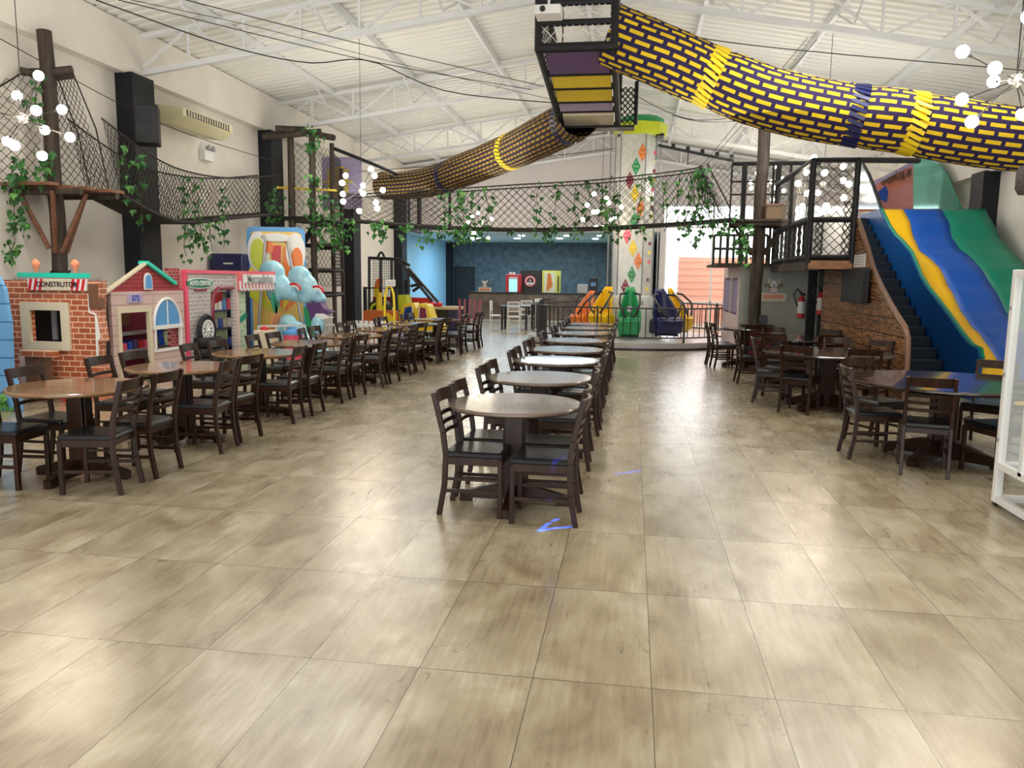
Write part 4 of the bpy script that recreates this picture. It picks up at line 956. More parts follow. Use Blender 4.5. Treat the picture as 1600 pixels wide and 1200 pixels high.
MB().prism([pa(x, y, 22.72) for x, y in ((584, 464), (584, 452), (590, 448), (593, 456), (592, 465))], (0, .03, 0)).build('flame_core', M['yellow'], t)
MB().bb(pa(632, 438, 22.7), pa(641, 458, 22.9)).build('black_box', M['black'], t)

def toy_car(label, cx, y, sx, body, kind):
    t = thing('toy_car', label, 'toy car', (cx, y, 0), group='yellow ride-on cars at the left rear')
    P = [(-.62, .12), (.62, .12), (.66, .35), (.52, .52), (.30, .58), (.12, .98), (-.22, 1.02), (-.42, .62), (-.60, .5)]
    if kind: P = [(-x, z) for x, z in P]
    MB().prism([(cx+a*sx, y-.30, z) for a, z in P], (0, .6, 0)).build('body', body, t, bevel=.05)
    W_ = [(-.20, .56), (.10, .54), (.04, .88), (-.16, .92)]
    if kind: W_ = [(-a, b) for a, b in W_]
    MB().prism([(cx+a*sx*1.25, y-.315, z*1.03-.02) for a, z in W_], (0, .02, 0)).build('window_rim', M['white'], t)
    MB().prism([(cx+a*sx, y-.33, z) for a, z in W_], (0, .02, 0)).build('window_opening', M['dblue'] if kind else M['wine'], t)
    for k in (-1, 1): MB().lathe((cx+k*.36*sx, y-.31, .14), [(.05, -.03), (.13, -.03), (.14, 0), (.13, .04)], 20, axis='Y').build('wheel', M['black'], t, smooth=True)
    return t
toy_car('yellow toy car with a wide white-rimmed window, nearest the slide rails', at(668, 490, y=20.9).x, 20.9, .75, M['yellow'], 0)
toy_car('yellow toy car with a checkered stripe left of the other', at(640, 490, y=21.2).x, 21.2, .9, M['yellow'], 1)
t = thing('toy_truck', 'lime green tall toy truck cab behind the yellow cars', 'toy truck', (at(628, 470, y=21.8).x, 21.8, 0))
MB().prism([at(x, y, y=21.7) for x, y in ((621, 461), (634, 461), (638, 482), (636, 495), (618, 495), (619, 480))], (0, .5, 0)).bb((at(618, 495, y=21.7).x, 21.7, 0), (at(636, 495, y=21.7).x, 22.2, at(618, 495, y=21.7).z)).build('cab', M['lime'], t)
mb = MB()
for k in range(5):
    for j in range(2): mb.bb(at(624+3*k, 485+3*j, y=21.68), at(627+3*k, 488+3*j, y=21.70), (k+j) % 2)
mb.build('checkered_stripe', [M['black'], M['white']], t)
t = thing('toy_car', 'black and lime round-fronted toy car left of the yellow arch', 'toy car', (at(590, 490, y=21.5).x, 21.5, 0))
c = at(591, 484, y=21.4)
MB().lathe(c, [(.001, -.1), (.15, -.1), (.2, -.05), (.30, .0), (.32, .3), (.001, .3)], 24, axis='Y').build('body', M['black'], t, smooth=True)
MB().lathe(c+Vector((0, -.1, 0)), [(.14, -.03), (.20, -.03), (.21, 0), (.14, 0), (.14, -.03)], 24, axis='Y', cap=False).build('lime_ring', M['lime'], t, smooth=True)
MB().bb(at(581, 492, y=21.3), at(603, 497, y=21.5)+Vector((0, 0, 0))).build('bumper', M['lime'], t)
MB().bb(at(581, 497, y=21.3), at(603, 500, y=21.6)-Vector((0, 0, .3))).build('base', M['black'], t)
t = thing('yellow_arch', 'slim yellow arch with a white marked plate behind the sixth left table', 'arch', (at(608, 500, y=17.9).x, 17.9, 0))
pts = [at(601, 540, y=17.9)]; pts[0].z = 0
L_ = [at(x, y, y=17.9) for x, y in ((601, 520), (601, 480), (602, 460), (605, 450), (608, 446), (612, 450), (615, 460), (616, 480), (616, 520))]
e = L_[-1].copy(); e.z = 0
MB().tube(pts+L_+[e], .028, 8).build('arch_tube', M['yellow'], t, smooth=True)
MB().bb(at(603, 437, y=17.85), at(618, 447, y=17.88)).build('plate', M['white'], t)
for k in range(5): MB().bb(at(605+2.6*k, 439, y=17.835), at(606.3+2.6*k, 445, y=17.85)).build('plate_mark', M['grey'], t)
t = thing('game_table', 'wooden framed game table with red knobs at the left rear before the counter', 'game table', (at(690, 490, y=22.5).x, 22.5, 0))
a, b = at(672, 479, y=22.3), at(718, 479, y=22.3)
MB().bb((a.x, 22.3, a.z-.08), (b.x, 23.1, a.z)).build('top', M['sand'], t)
MB().bb((a.x+.1, 22.4, .1), (a.x+.5, 23.0, a.z-.08)).bb((b.x-.4, 22.4, .1), (b.x-.1, 23.0, a.z-.08), 1).build('body', [M['black'], M['navy']], t)
for k in (0, 1): MB().ball((a.x+.05+.2*k, 22.4, a.z+.06), .10, 12, sc=(1, 1, .8)).build('red_knob', M['red'], t, smooth=True)
MB().bb((a.x, 22.3, 0), (b.x, 22.35, .1)).build('plinth', M['black'], t)
t = thing('high_back_bench', 'dark red slatted high-backed bench near the rear end of the left row', 'bench', (-4.1, 21.3, 0))
mb = MB(); c = at(733, 500, y=21.5).x
for k in range(5): mb.bar((c-.26+.13*k, 21.5, .45), (c-.30+.15*k, 21.62, 1.12), .07, .02, up=(0, 1, 0))
mb.build('slats', M['wine'], t); MB().bb((c-.32, 21.1, .42), (c+.32, 21.5, .47)).build('seat', M['chairwood'], t)
for sx in (-.3, .26):
    for sy in (21.1, 21.46): MB().bb((c+sx, sy, 0), (c+sx+.04, sy+.04, .45)).build('leg', M['chairwood'], t)

# ------------------------------------------------------------------ wall items on the left
t = thing('loudspeaker', 'black loudspeaker mounted on the first black wall column', 'loudspeaker', (-8.05, 12.45, 3.95))
Mx = Matrix.Rotation(math.radians(28), 3, 'Z')
c = Vector((-7.97, 12.2, 4.12))
MB().box(c, (.36, .40, .62), M=Mx).build('cabinet', M['blackpad'], t, bevel=.02)
MB().prism([c+Mx@Vector((x, -.21, z)) for x, z in ((-.14, .02), (.14, .02), (.10, .14), (-.10, .14))], Mx@Vector((0, .012, 0))).build('horn', M['column'], t)
MB().bb((-8.50, 12.62, 3.9), (-8.1, 12.70, 3.98)).build('bracket', M['black'], t)
t = thing('air_conditioner', 'long cream split air conditioner hung high on the left wall', 'air conditioner', (-8.5, 13.9, 4.5))
MB().prism([(-8.62, 13.35, 4.74), (-8.62, 13.35, 4.42), (-8.25, 13.35, 4.38), (-8.02, 13.35, 4.52), (-8.02, 13.35, 4.66)], (0, 1.75, 0)).build('housing', mat('aged_cream_plastic', (.62, .58, .36), .4), t)
mb = MB()
mb.add([(-8.016, 13.45, 4.53), (-8.016, 15.0, 4.53), (-8.016, 15.0, 4.64), (-8.016, 13.45, 4.64)], [(0, 1, 2, 3)])
mb.build('outlet', M['black'], t)
for k in range(17): MB().bb((-8.02, 13.5+.09*k, 4.54), (-8.005, 13.53+.09*k, 4.63)).build('louvre', M['cream'], t)
MB().bb((-8.8, 13.5, 4.5), (-8.6, 13.6, 4.7)).bb((-8.8, 14.9, 4.5), (-8.6, 15.0, 4.7)).build('hanger', M['white'], t)
t = thing('emergency_light', 'small white twin-lamp emergency light on the left wall', 'lamp', (-8.75, 14.9, 3.9))
MB().bb((-8.80, 15.15, 4.02), (-8.66, 15.5, 4.22)).build('case', M['white'], t, bevel=.01)
for k in (0, 1): MB().lathe((-8.66, 15.24+.17*k, 4.27), [(.03, -.02), (.06, .05), (.055, .06), (.001, .04)], 16, axis='X').build('lamp_head', M['steelgrey'], t, smooth=True)

# ------------------------------------------------------------------ rear room: counter and what stands on it
t = thing('bar_counter', 'long bronze stone bar counter with a black top below the chalkboard wall', 'counter', (-3.7, 31.8, 0))
MB().bb((-6.62, 31.5, .06), (-.98, 32.0, 1.10)).build('front', M['counter'], t)
MB().bb((-6.68, 31.44, 1.10), (-.98, 32.1, 1.16)).build('countertop', M['black'], t)
MB().bb((-6.6, 31.54, 0), (-.98, 31.9, .06)).build('plinth', M['white'], t)
t = thing('drinks_cooler', 'small red drinks cooler with a light blue glass door on the bar counter', 'cooler', (-4.8, 31.8, 1.16))
MB().bb((-5.12, 31.6, 1.16), (-4.52, 32.05, 1.88)).build('body', M['red'], t, bevel=.02)
MB().bb((-4.98, 31.585, 1.18), (-4.64, 31.6, 1.70)).build('glass_door', mat('lit_cooler_door', (.3, .7, .9), .2, emit=(.25, .65, .95), es=.9), t)
MB().bb((-4.98, 31.58, 1.72), (-4.62, 31.6, 1.78)).build('header_strip', M['white'], t)
for k in (0, 1): MB().bb((-5.0+.14*k, 31.7, 1.88), (-4.9+.14*k, 31.8, 1.98)).build('white_cup', M['white'], t)
t = thing('cooler_cabinet', 'black cooler cabinet with a round red and white emblem behind the counter', 'cooler', (-4.1, 32.5, 0))
MB().bb((-4.62, 32.3, 0), (-3.92, 32.9, 2.06)).bb((-3.92, 32.3, 0), (-3.72, 32.9, 2.06)).build('body', M['black'], t)
c = Vector((-4.20, 32.29, 1.62))
for r0, r1, mm in ((.20, .235, 'red'), (.165, .20, 'white'), (.13, .165, 'red')):
    MB().lathe(c, [(r0, -.012), (r1, -.012), (r1, 0), (r0, 0), (r0, -.012)], 32, axis='Y', cap=False).build('emblem_ring', M[mm], t)
MB().lathe(c, [(.0001, -.012), (.13, -.012), (.13, 0)], 32, axis='Y').build('emblem_disc', M['black'], t)
MB().lathe(c+Vector((0, -.012, .02)), [(.0001, -.012), (.06, -.012), (.06, 0)], 20, axis='Y').build('emblem_centre', M['grey'], t)
MB().bb((c.x-.15, 32.26, c.z-.13), (c.x+.15, 32.28, c.z-.06)).build('emblem_ribbon', M['white'], t)
t = thing('ice_cream_freezer', 'yellow upright freezer with a painted cone picture behind the counter', 'freezer', (-3.3, 32.5, 0))
MB().bb((-3.70, 32.3, 0), (-2.98, 32.9, 2.06)).build('body', mat('pale_yellow', (.78, .72, .12), .35), t)
MB().bb((-3.62, 32.28, 1.10), (-3.16, 32.30, 1.98)).build('picture_panel', mat('pale_cream', (.80, .80, .58), .35), t)
MB().prism([(-3.48, 32.27, 1.92), (-3.42, 32.27, 1.98), (-3.34, 32.27, 1.90), (-3.26, 32.27, 1.45), (-3.42, 32.27, 1.28), (-3.52, 32.27, 1.2)], (0, .02, 0)).build('cone_picture', M['orange'], t)
MB().bb((-3.06, 32.28, 1.2), (-3.01, 32.30, 1.85)).build('door_handle', M['black'], t)
t = thing('door_panel', 'black service door at the left end of the chalkboard wall', 'door', (-7.9, 36.9, 0))
MB().bb((-8.45, 36.93, 0), (-7.55, 36.99, 2.22)).build('leaf', M['black'], t)
MB().bb((-8.5, 36.95, 0), (-8.45, 37.0, 2.26)).bb((-7.55, 36.95, 0), (-7.5, 37.0, 2.26)).bb((-8.45, 36.95, 2.22), (-7.55, 37.0, 2.26)).build('frame', M['column'], t)
struct('column', MB().bb((-8.8, 36.5, 0), (-8.55, 36.9, 3.35)), M['column'])
def cow_sign(base, s, label, sy):
    """small board shaped as a horned cow head over a lettered banner, facing -y"""
    t = thing('cow_head_sign', label, 'sign', tuple(base)); b = Vector(base)
    e = lambda x, z, rx, rz_, mm, n, d: MB().prism([b+Vector((x*s+rx*s*math.cos(k*PI/8), -d*s, z*s+rz_*s*math.sin(k*PI/8))) for k in range(16)], (0, .02*s, 0)).build(n, M[mm], t)
    MB().prism([b+Vector((x*s, -.02*s, z*s)) for x, z in ((-.44, -.20), (.40, -.20), (.46, -.05), (.42, .10), (-.44, .10))], (0, .02, 0)).build('banner', M['cream'], t)
    MB().prism([b+Vector((x*s, -.05*s, z*s)) for x, z in ((-.34, -.10), (.32, -.10), (.32, .03), (-.34, .03))], (0, .02, 0)).build('banner_stripe', M['coral'] if s < .9 else M['grey'], t)
    e(-.24, .36, .09, .07, 'brown', 'ear', .02); e(.24, .36, .09, .07, 'brown', 'ear', .02); e(-.16, .50, .035, .10, 'cream', 'horn', .02); e(.16, .50, .035, .10, 'cream', 'horn', .02)
    e(0, .28, .16, .20, 'brown', 'head', .03); e(0, .46, .09, .06, 'white', 'cap', .05); e(0, .20, .14, .10, 'lpink', 'muzzle', .06); e(-.07, .36, .05, .06, 'white', 'eye', .06); e(.07, .36, .05, .06, 'white', 'eye', .06)
    return t
cow_sign((-6.0, 31.7, 1.285), .62, 'small pale cow-head sign standing at the left end of the bar counter', 1)
t = thing('kitchen_appliance', 'dark coffee machine with pale boxes at the right end of the bar counter', 'appliance', (-1.5, 31.8, 1.16))
MB().bb((-1.72, 31.6, 1.16), (-1.40, 32.0, 1.80)).build('body', M['black'], t, bevel=.02)
MB().bb((-1.66, 31.585, 1.45), (-1.46, 31.6, 1.6)).build('panel', M['lblue'], t)
t = thing('box', 'pale grey box beside the coffee machine on the bar counter', 'box', (-1.98, 31.8, 1.16))
MB().bb((-2.2, 31.6, 1.16), (-1.78, 31.95, 1.52)).build('body', M['steelgrey'], t, bevel=.01)
for i, (x, y) in enumerate(((-6.6, 33.2), (-4.9, 33.2), (-3.1, 33.2), (-1.6, 33.2), (-6.3, 31.0), (-4.4, 31.0), (-2.6, 31.0), (-1.3, 31.0))):
    d = MB().lathe((x, y, 3.39), [(.13, 0), (.13, .03)], 20).build('downlight', M['down'])
    tag(d, 'round recessed downlight in the rear ceiling, '+NTH[i % 4]+' from left in the '+('back' if i < 4 else 'front')+' line', 'ceiling light', 'downlights of the rear room')

# dark dining table with white ladder chairs
t = thing('dining_table', 'small dark square table with white chairs in front of the bar counter', 'table', (-3.9, 26.2, 0))
MB().bb((-4.42, 25.8, .76), (-3.38, 26.7, .80)).build('tabletop', M['black'], t)
for x in (-4.34, -3.52):
    for y in (25.86, 26.56): MB().bb((x, y, 0), (x+.07, y+.07, .76)).build('leg', M['black'], t)
def white_chair(label, x, y, deg):
    t = thing('white_chair', label, 'chair', (x, y, 0), math.radians(deg), 'white spindle chairs at the dark square table')
    for sx in (-.19, .19):
        for a, b in (((sx, -.18, 0), (sx, -.20, .95)), ((sx, .18, 0), (sx, .18, .45))): MB().tube([a, b], .018, 8).build('leg', M['white'], t, local=True)
    MB().bb((-.21, -.21, .44), (.21, .21, .48)).build('seat', M['white'], t, local=True)
    for z in (.62, .78, .93): MB().bb((-.19, -.21, z), (.19, -.19, z+.03)).build('back_rail', M['white'], t, local=True)
    mb = MB()
    for k in range(6): MB().cyl((-.14+.056*k, -.20, .63), (-.14+.056*k, -.20, .93), .008, 6).build('spindle', M['white'], t, local=True)
    for z in (.15, .28): MB().bb((-.19, .17, z), (.19, .19, z+.02)).build('stretcher', M['white'], t, local=True)
white_chair('white spindle chair in front of the dark square table, back to the camera', -3.85, 25.65, 0)
white_chair('white spindle chair at the left of the dark square table', -4.55, 26.25, -90)
white_chair('white spindle chair behind the dark square table, right of centre', -3.65, 26.95, 180)
white_chair('white spindle chair at the right of the dark square table', -3.25, 26.2, 90)
t = thing('white_board_stand', 'narrow upright white panel beside the black post left of the ride fence', 'panel', (-2.75, 23.6, 0))
MB().bb((-2.92, 23.55, 0), (-2.66, 23.6, 1.12)).build('panel', M['white'], t)
t = thing('bin_post', 'black square cabinet post left of the ride fence with a small pump on top', 'post', (-2.5, 22.4, 0))
MB().bb((-2.66, 22.2, 0), (-2.42, 22.5, .98)).build('body', M['black'], t)
MB().bb((-2.62, 22.3, .98), (-2.48, 22.4, 1.12)).bb((-2.55, 22.28, 1.09), (-2.30, 22.36, 1.15)).build('pump', M['black'], t)

# ------------------------------------------------------------------ tower ride with its round fence
CX, CY = -.02, 22.05
t = thing('ride_platform', 'low round pale platform of the tower ride with a dark rim', 'platform', (CX, CY, 0))
MB().lathe((CX, CY, 0), [(2.90, 0), (2.90, .035), (2.86, .045)], 64).build('rim', M['black'], t, smooth=True)
MB().lathe((CX, CY, 0), [(2.84, .04), (2.84, .17), (.1, .171)], 64).build('deck', mat('pale_ride_deck', (.50, .50, .50), .25), t)
t = thing('ride_fence', 'round black railing fence enclosing the tower ride', 'fence', (CX, CY, .17))
ring = lambda z, r=2.78, n=72: [(CX+r*math.cos(2*PI*k/n), CY+r*math.sin(2*PI*k/n), z) for k in range(n)]
for z in (.30, 1.02): MB().tube(ring(z), .018, 6, closed=True).build('rail', M['black'], t, smooth=True)
for k in range(96):
    a = 2*PI*k/96; MB().cyl((CX+2.78*math.cos(a), CY+2.78*math.sin(a), .30), (CX+2.78*math.cos(a), CY+2.78*math.sin(a), 1.02), .012, 5).build('baluster', M['black'], t)
for k in range(8):
    a = 2*PI*(k+.62)/8; MB().bb((CX+2.78*math.cos(a)-.025, CY+2.78*math.sin(a)-.025, .0), (CX+2.78*math.cos(a)+.025, CY+2.78*math.sin(a)+.025, 1.06)).build('fence_post', M['black'], t)
t = thing('ride_tower', 'tall white column with coloured diamond lamps and a yellow-green cap', 'ride tower', (0, CY, .17))
z1 = 5.62
tx0, tx1, tx2 = -.42, .24, .52
MB().prism([(tx0, CY-.5, .17), (tx1, CY-.5, .17), (tx2, CY-.1, .17), (tx2, CY+.4, .17), (tx0-.15, CY+.4, .17), (tx0-.15, CY-.1, .17)], (0, 0, z1-.17)).build('column', mat('silver_white_panel', (.60, .61, .58), .3, noise=.08, scale=8, metal=.1), t)
for x, y in ((tx0, CY-.51), (tx1, CY-.51), (tx2, CY-.12), (tx0-.15, CY-.12), (tx0-.28, CY-.1), (tx2+.12, CY-.1)):
    MB().tube([(x, y, .17), (x, y, z1)], .018, 8).build('guide_rail', M['steelgrey'], t, smooth=True)
dc = ['orange', 'green', 'wine', 'yellow', 'orange', 'green', 'pink', 'yellow', 'orange', 'green', 'wine', 'orange', 'green']
dxy = [(1004, 238), (994, 260), (984, 282), (992, 303), (1001, 325), (991, 345), (980, 368), (989, 388), (997, 408), (987, 429), (977, 449)]
for (px, py), c in zip(dxy, dc):
    q = at(px, py, y=CY-.52)
    MB().prism([q+Vector((0, 0, .235)), q+Vector((.115, 0, 0)), q-Vector((0, 0, .235)), q-Vector((.115, 0, 0))], (0, .02, 0)).build('diamond_lamp', M[c], t)
    b = MB()
    for dx, dz in ((0, .12), (0, -.12), (.05, 0), (-.05, 0), (0, 0)): b.ball((q.x+dx, q.y-.008, q.z+dz), .018, 8)
    b.build('lamp_dots', M['cream'], t)
for k in range(16):
    c = ('pink', 'cream', 'wine', 'yellow')[k % 4]; q = at(1023-.062*(k*13.5), 240+14*k, y=CY-.3)
    MB().bb((q.x-.03, q.y-.28, q.z-.07), (q.x+.04, q.y-.27, q.z+.02)).build('side_lamp', M[c], t)
MB().lathe((.08, CY, z1), [(.68, -.08), (.70, 0), (.72, .22)], 8).build('yellow_cap', M['lime'], t)
MB().lathe((.08, CY, z1+.22), [(.62, 0), (.62, .14), (.50, .20)], 24).build('green_cap', M['green'], t)
for x in (-.42, .6): MB().bb((x-.1, CY-.4, z1-.12), (x+.1, CY+.3, z1-.06)).build('pulley_bracket', M['black'], t)
MB().tube([(.55, CY-.3, z1-.35), (2.55, CY-.1, z1-.75)], .04, 6).build('boom', M['black'], t)
for k in range(5): MB().bb((.9+.38*k, CY-.34, z1-.42-.075*k), (1.0+.38*k, CY-.26, z1-.32-.075*k)).build('boom_clamp', M['black'], t)
MB().tube([(1.35, CY-.2, z1-.45), (1.35, CY-.2, z1-.85)], .015, 6).build('hook', M['black'], t)
t = thing('ride_control_box', 'white cabinet doors at the base of the diamond column', 'cabinet', (0, CY-.7, .17))
MB().bb((-.62, CY-.72, .17), (.62, CY-.52, 1.28)).build('body', M['white'], t, bevel=.01)
for x in (.16, .26): MB().bb((x, CY-.735, 1.02), (x+.02, CY-.72, 1.15)).build('handle', M['black'], t)
# seats: shell + shoulder bars, each a thing
def ride_seat(px0, px1, y, zt, zb, label, mm, turn):
    a = at((px0+px1)/2, 480, y=y); x = a.x; w = abs(at(px1, 480, y=y).x-at(px0, 480, y=y).x)
    t = thing('drop_ride_gondola', label, 'ride seat', (x, y, zb), math.radians(turn), 'seats of the tower ride')
    h_ = zt-zb
    def fn(u, v): # open shell swept: u around -1..1, v profile
        return None
    # back shell
    prof = [(-.02, .28), (-.10, .30), (-.16, .42), (-.05, .55), (.08, .62), (.16, .78), (.20, 1.0)]
    mb = MB(); n = 12
    rows = []
    for i in range(13):
        v = i/12; z = h_*v; wid = w/2*(.80 if v < .15 else .95 if v < .5 else .95-.62*(v-.5)/.5)
        yb = .16+.10*v; dep = .38 if v < .42 else .38-.34*(v-.42)/.58
        row = []
        for k in range(n+1):
            s_ = -1+2*k/n; row.append(Vector((wid*s_*(1 if abs(s_) < .85 else .97), yb-dep*(abs(s_)**2.2), z)))
        rows.append(row)
    vs = [p for r_ in rows for p in r_]; fs = [(i*(n+1)+k, i*(n+1)+k+1, (i+1)*(n+1)+k+1, (i+1)*(n+1)+k) for i in range(12) for k in range(n)]
    mb.add(vs, fs); o = mb.build('back_shell', M[mm], t, smooth=True, local=True)
    so = o.modifiers.new('solid', 'SOLIDIFY'); so.thickness = .05; so.offset = 0
    # seat bucket
    mb = MB()
    mb.prism([(-w*.46, -.34, .06*h_), (-w*.42, -.40, .30*h_), (-w*.44, -.30, .42*h_), (-w*.44, .12, .36*h_), (-w*.42, .16, .05*h_)], (w*.90, 0, 0))
    mb.build('seat_bucket', M[mm], t, local=True, bevel=.05, smooth=True)
    MB().bb((-w*.38, -.42, .30*h_), (w*.38, -.36, .34*h_)).build('seat_lip', M[mm], t, local=True, bevel=.02)
    for s_ in (-1, 1):
        pts = [(s_*w*.16, .08, h_*.88), (s_*w*.42, -.02, h_*.86), (s_*w*.44, -.28, h_*.68), (s_*w*.28, -.36, h_*.48), (s_*w*.14, -.36, h_*.40)]
        MB().tube(pts, .028, 8).build('shoulder_bar', M['black'], t, smooth=True, local=True)
    MB().bb((-.06, .16, h_*.5), (.06, .30, h_*.62)).build('carriage_bracket', M['steelgrey'], t, local=True)
    return t
ride_seat(898, 932, 21.6, 1.40, .35, 'orange tower ride seat at the left behind the yellow one', 'orange', -45)
ride_seat(925, 962, 21.0, 1.52, .38, 'yellow tower ride seat left of the green one', 'slideyellow', -28)
ride_seat(966, 1002, 20.6, 1.52, .22, 'green tower ride seat in front of the diamond column', 'green', 0)
ride_seat(1012, 1062, 20.9, 1.48, .25, 'dark navy tower ride seat right of the green one', 'navy', 30)
ride_seat(1040, 1076, 21.7, 1.50, .30, 'yellow tower ride seat at the right behind the navy one', 'slideyellow', 62)
ivy((-.62, 17.38, 3.55), .7, .15, 26, 'light green ivy tuft before the diamond column by the chandelier', G, .10, .7)

# ------------------------------------------------------------------ right side: small building, deck, nets
WX = 3.66                                   # plane of the plank wall
t = thing('service_building', 'small pale grey rendered building under the deck with a purple window', 'building', (3.0, 17.6, 0))
gy = 17.5; bx0 = at(1156, 450, y=gy).x; dx0 = at(1262, 450, y=gy).x; dx1 = at(1277, 450, y=gy).x
mb = MB().bb((bx0, gy, 0), (dx0, gy+.12, 2.02)).bb((dx0, gy, 1.95), (dx1, gy+.12, 2.02)).bb((dx1, gy, 0), (5.0, gy+.12, 2.02))
mb.build('front_wall', mat('grey_green_render', (.36, .37, .33), .7, noise=.04), t)
MB().bb((dx0, gy+.02, 0), (dx1, gy+.08, 1.95)).build('dark_door', M['black'], t)
mb = MB(); ya_, yb_ = gy+.12, 20.6
def holedx(mb, y0, y1, z0, z1, hy0, hy1, hz0, hz1, x, th):
    mb.bb((x, y0, z0), (x+th, hy0, z1)).bb((x, hy1, z0), (x+th, y1, z1)).bb((x, hy0, z0), (x+th, hy1, hz0)).bb((x, hy0, hz1), (x+th, hy1, z1))
holedx(mb, ya_, yb_, 0, 2.02, gy+.35, yb_-.15, .95, 1.78, bx0, .12); mb.build('side_wall', mat('pink_lit_render', (.62, .50, .52), .7), t)  # grey wall, pinkish light on this side put into the colour
MB().bb((bx0+.04, gy+.35, .95), (bx0+.07, yb_-.15, 1.78)).build('window_pane', M['dpurple'], t)
MB().bb((bx0-.01, gy+1.55, .9), (bx0+.09, gy+1.63, 1.85)).build('window_mullion', M['cream'], t)
mb = MB(); [mb.bb((bx0+.02, gy+.42+.17*k, 1.0), (bx0+.04, gy+.50+.17*k, 1.72)) for k in range(15)]
mb.build('blind', M['lilac'], t)
cow_sign(tuple(at(1208, 462, y=gy-.02)), .62, 'painted cow-head sign on the grey building wall right of the log post', 1)
def extinguisher(p, label, hang):
    t = thing('fire_extinguisher', label, 'fire extinguisher', tuple(p)); x, y, z = p
    MB().lathe((x, y, z), [(.055, 0), (.075, .02), (.075, .38), (.05, .44), (.02, .46), (.02, .50)], 20).build('cylinder', M['red'], t, smooth=True)
    MB().lathe((x, y-.002, z+.10), [(.076, 0), (.077, .01), (.077, .24), (.076, .25)], 20).build('label_band', M['white'], t, smooth=True)
    MB().bb((x-.03, y-.02, z+.48), (x+.07, y+.02, z+.53)).build('valve', M['black'], t)
    if not hang: MB().bb((x-.03, y+.05, z+.15), (x+.03, y+.09, z+.40)).build('wall_bracket', M['steelgrey'], t)
    if hang: MB().bb((x-.012, y+.05, 0), (x+.012, y+.075, z+.45)).bb((x-.08, y-.06, 0), (x+.08, y+.12, .02)).build('floor_stand', M['black'], t)
    MB().tube([(x, y, z+.52), (x-.10, y-.02, z+.62), (x-.17, y-.02, z+.50), (x-.13, y-.02, z+.36), (x-.08, y-.02, z+.25)], .014, 6).build('hose', M['black'], t, smooth=True)
q = at(1251, 497, y=gy-.1); extinguisher((q.x, gy-.076, q.z), 'red fire extinguisher left of the dark doorway', 0)
q = at(1281, 492, y=gy-.4); extinguisher((q.x, gy-.4, q.z), 'red fire extinguisher with a yellow label right of the dark doorway', 1)
t = thing('green_post', 'thin grey-green door post beside the plank wall', 'post', (dx1+.08, gy-.1, 0))
MB().bb((dx1+.02, gy-.14, 0), (dx1+.12, gy-.02, 1.98)).build('post', mat('grey_green_paint', (.10, .16, .11), .5), t)

# plank wall following the stairs
wood = bpy.data.materials.new('printed_timber_wall'); wood.use_nodes = True
nt = wood.node_tree; b_ = nt.nodes['Principled BSDF']; tc = nt.nodes.new('ShaderNodeTexCoord'); mp = nt.nodes.new('ShaderNodeMapping'); mp.inputs['Scale'].default_value = (1, .30, 3.2)
wv = nt.nodes.new('ShaderNodeTexNoise'); wv.inputs['Scale'].default_value = 7; wv.inputs['Detail'].default_value = 3; wv.inputs['Distortion'].default_value = 2.6
cr_ = nt.nodes.new('ShaderNodeValToRGB'); el = cr_.color_ramp.elements; el[0].position = .40; el[0].color = (.15, .062, .026, 1); el[1].position = .60; el[1].color = (.42, .21, .092, 1)
nt.links.new(tc.outputs['Object'], mp.inputs[0]); nt.links.new(mp.outputs[0], wv.inputs['Vector']); nt.links.new(wv.outputs['Fac'], cr_.inputs[0])
br = nt.nodes.new('ShaderNodeTexBrick'); br.inputs['Color1'].default_value = (1, 1, 1, 1); br.inputs['Color2'].default_value = (.75, .75, .75, 1); br.inputs['Mortar'].default_value = (.15, .08, .03, 1)
br.inputs['Brick Width'].default_value = 2.2; br.inputs['Row Height'].default_value = .24; br.inputs['Mortar Size'].default_value = .009; br.inputs['Scale'].default_value = 1
se = nt.nodes.new('ShaderNodeSeparateXYZ'); co = nt.nodes.new('ShaderNodeCombineXYZ'); nt.links.new(tc.outputs['Object'], se.inputs[0]); nt.links.new(se.outputs[1], co.inputs[0]); nt.links.new(se.outputs[2], co.inputs[1]); nt.links.new(co.outputs[0], br.inputs['Vector'])
mm_ = nt.nodes.new('ShaderNodeMixRGB'); mm_.blend_type = 'MULTIPLY'; mm_.inputs[0].default_value = 1; nt.links.new(cr_.outputs[0], mm_.inputs[1]); nt.links.new(br.outputs[0], mm_.inputs[2]); nt.links.new(mm_.outputs[0], b_.inputs['Base Color']); b_.inputs['Roughness'].default_value = .25
M['timber'] = wood
t = thing('plank_wall', 'brown printed timber side wall of the slide stairs with a curved front edge', 'wall panel', (WX, 14, 0))
edge = [at(x, y, x=WX) for x, y in ((1330, 338), (1338, 343), (1344, 360), (1352, 385), (1362, 420), (1374, 448), (1388, 474), (1400, 495), (1411, 512), (1415, 528), (1414, 560))]
e = edge[-1].copy(); e.z = 0
e0 = edge[0]
gyb = at(1286, 450, x=WX).y
yk = at(1326, 400, x=WX).y
MB().prism([Vector((WX, gyb, 0)), Vector((WX, gyb, 2.0)), Vector((WX, yk, 2.0)), Vector((WX, yk, e0.z))] + edge + [e], (.06, 0, 0)).build('panel', M['timber'], t)
MB().tube([p+Vector((.03, 0, 0)) for p in edge+[e]], .04, 8).build('edge_trim', M['brown'], t, smooth=True)
t = thing('side_screen', 'white board screen with a dark centre bar behind the deck front net', 'screen', (WX, 16.5, 2.08))
MB().bb((WX, yk+.05, 2.08), (WX+.04, 18.1, 3.0)).build('board', M['white'], t)
MB().bb((WX-.02, 16.3, 2.08), (WX, 16.36, 3.0)).build('centre_bar', M['black'], t)
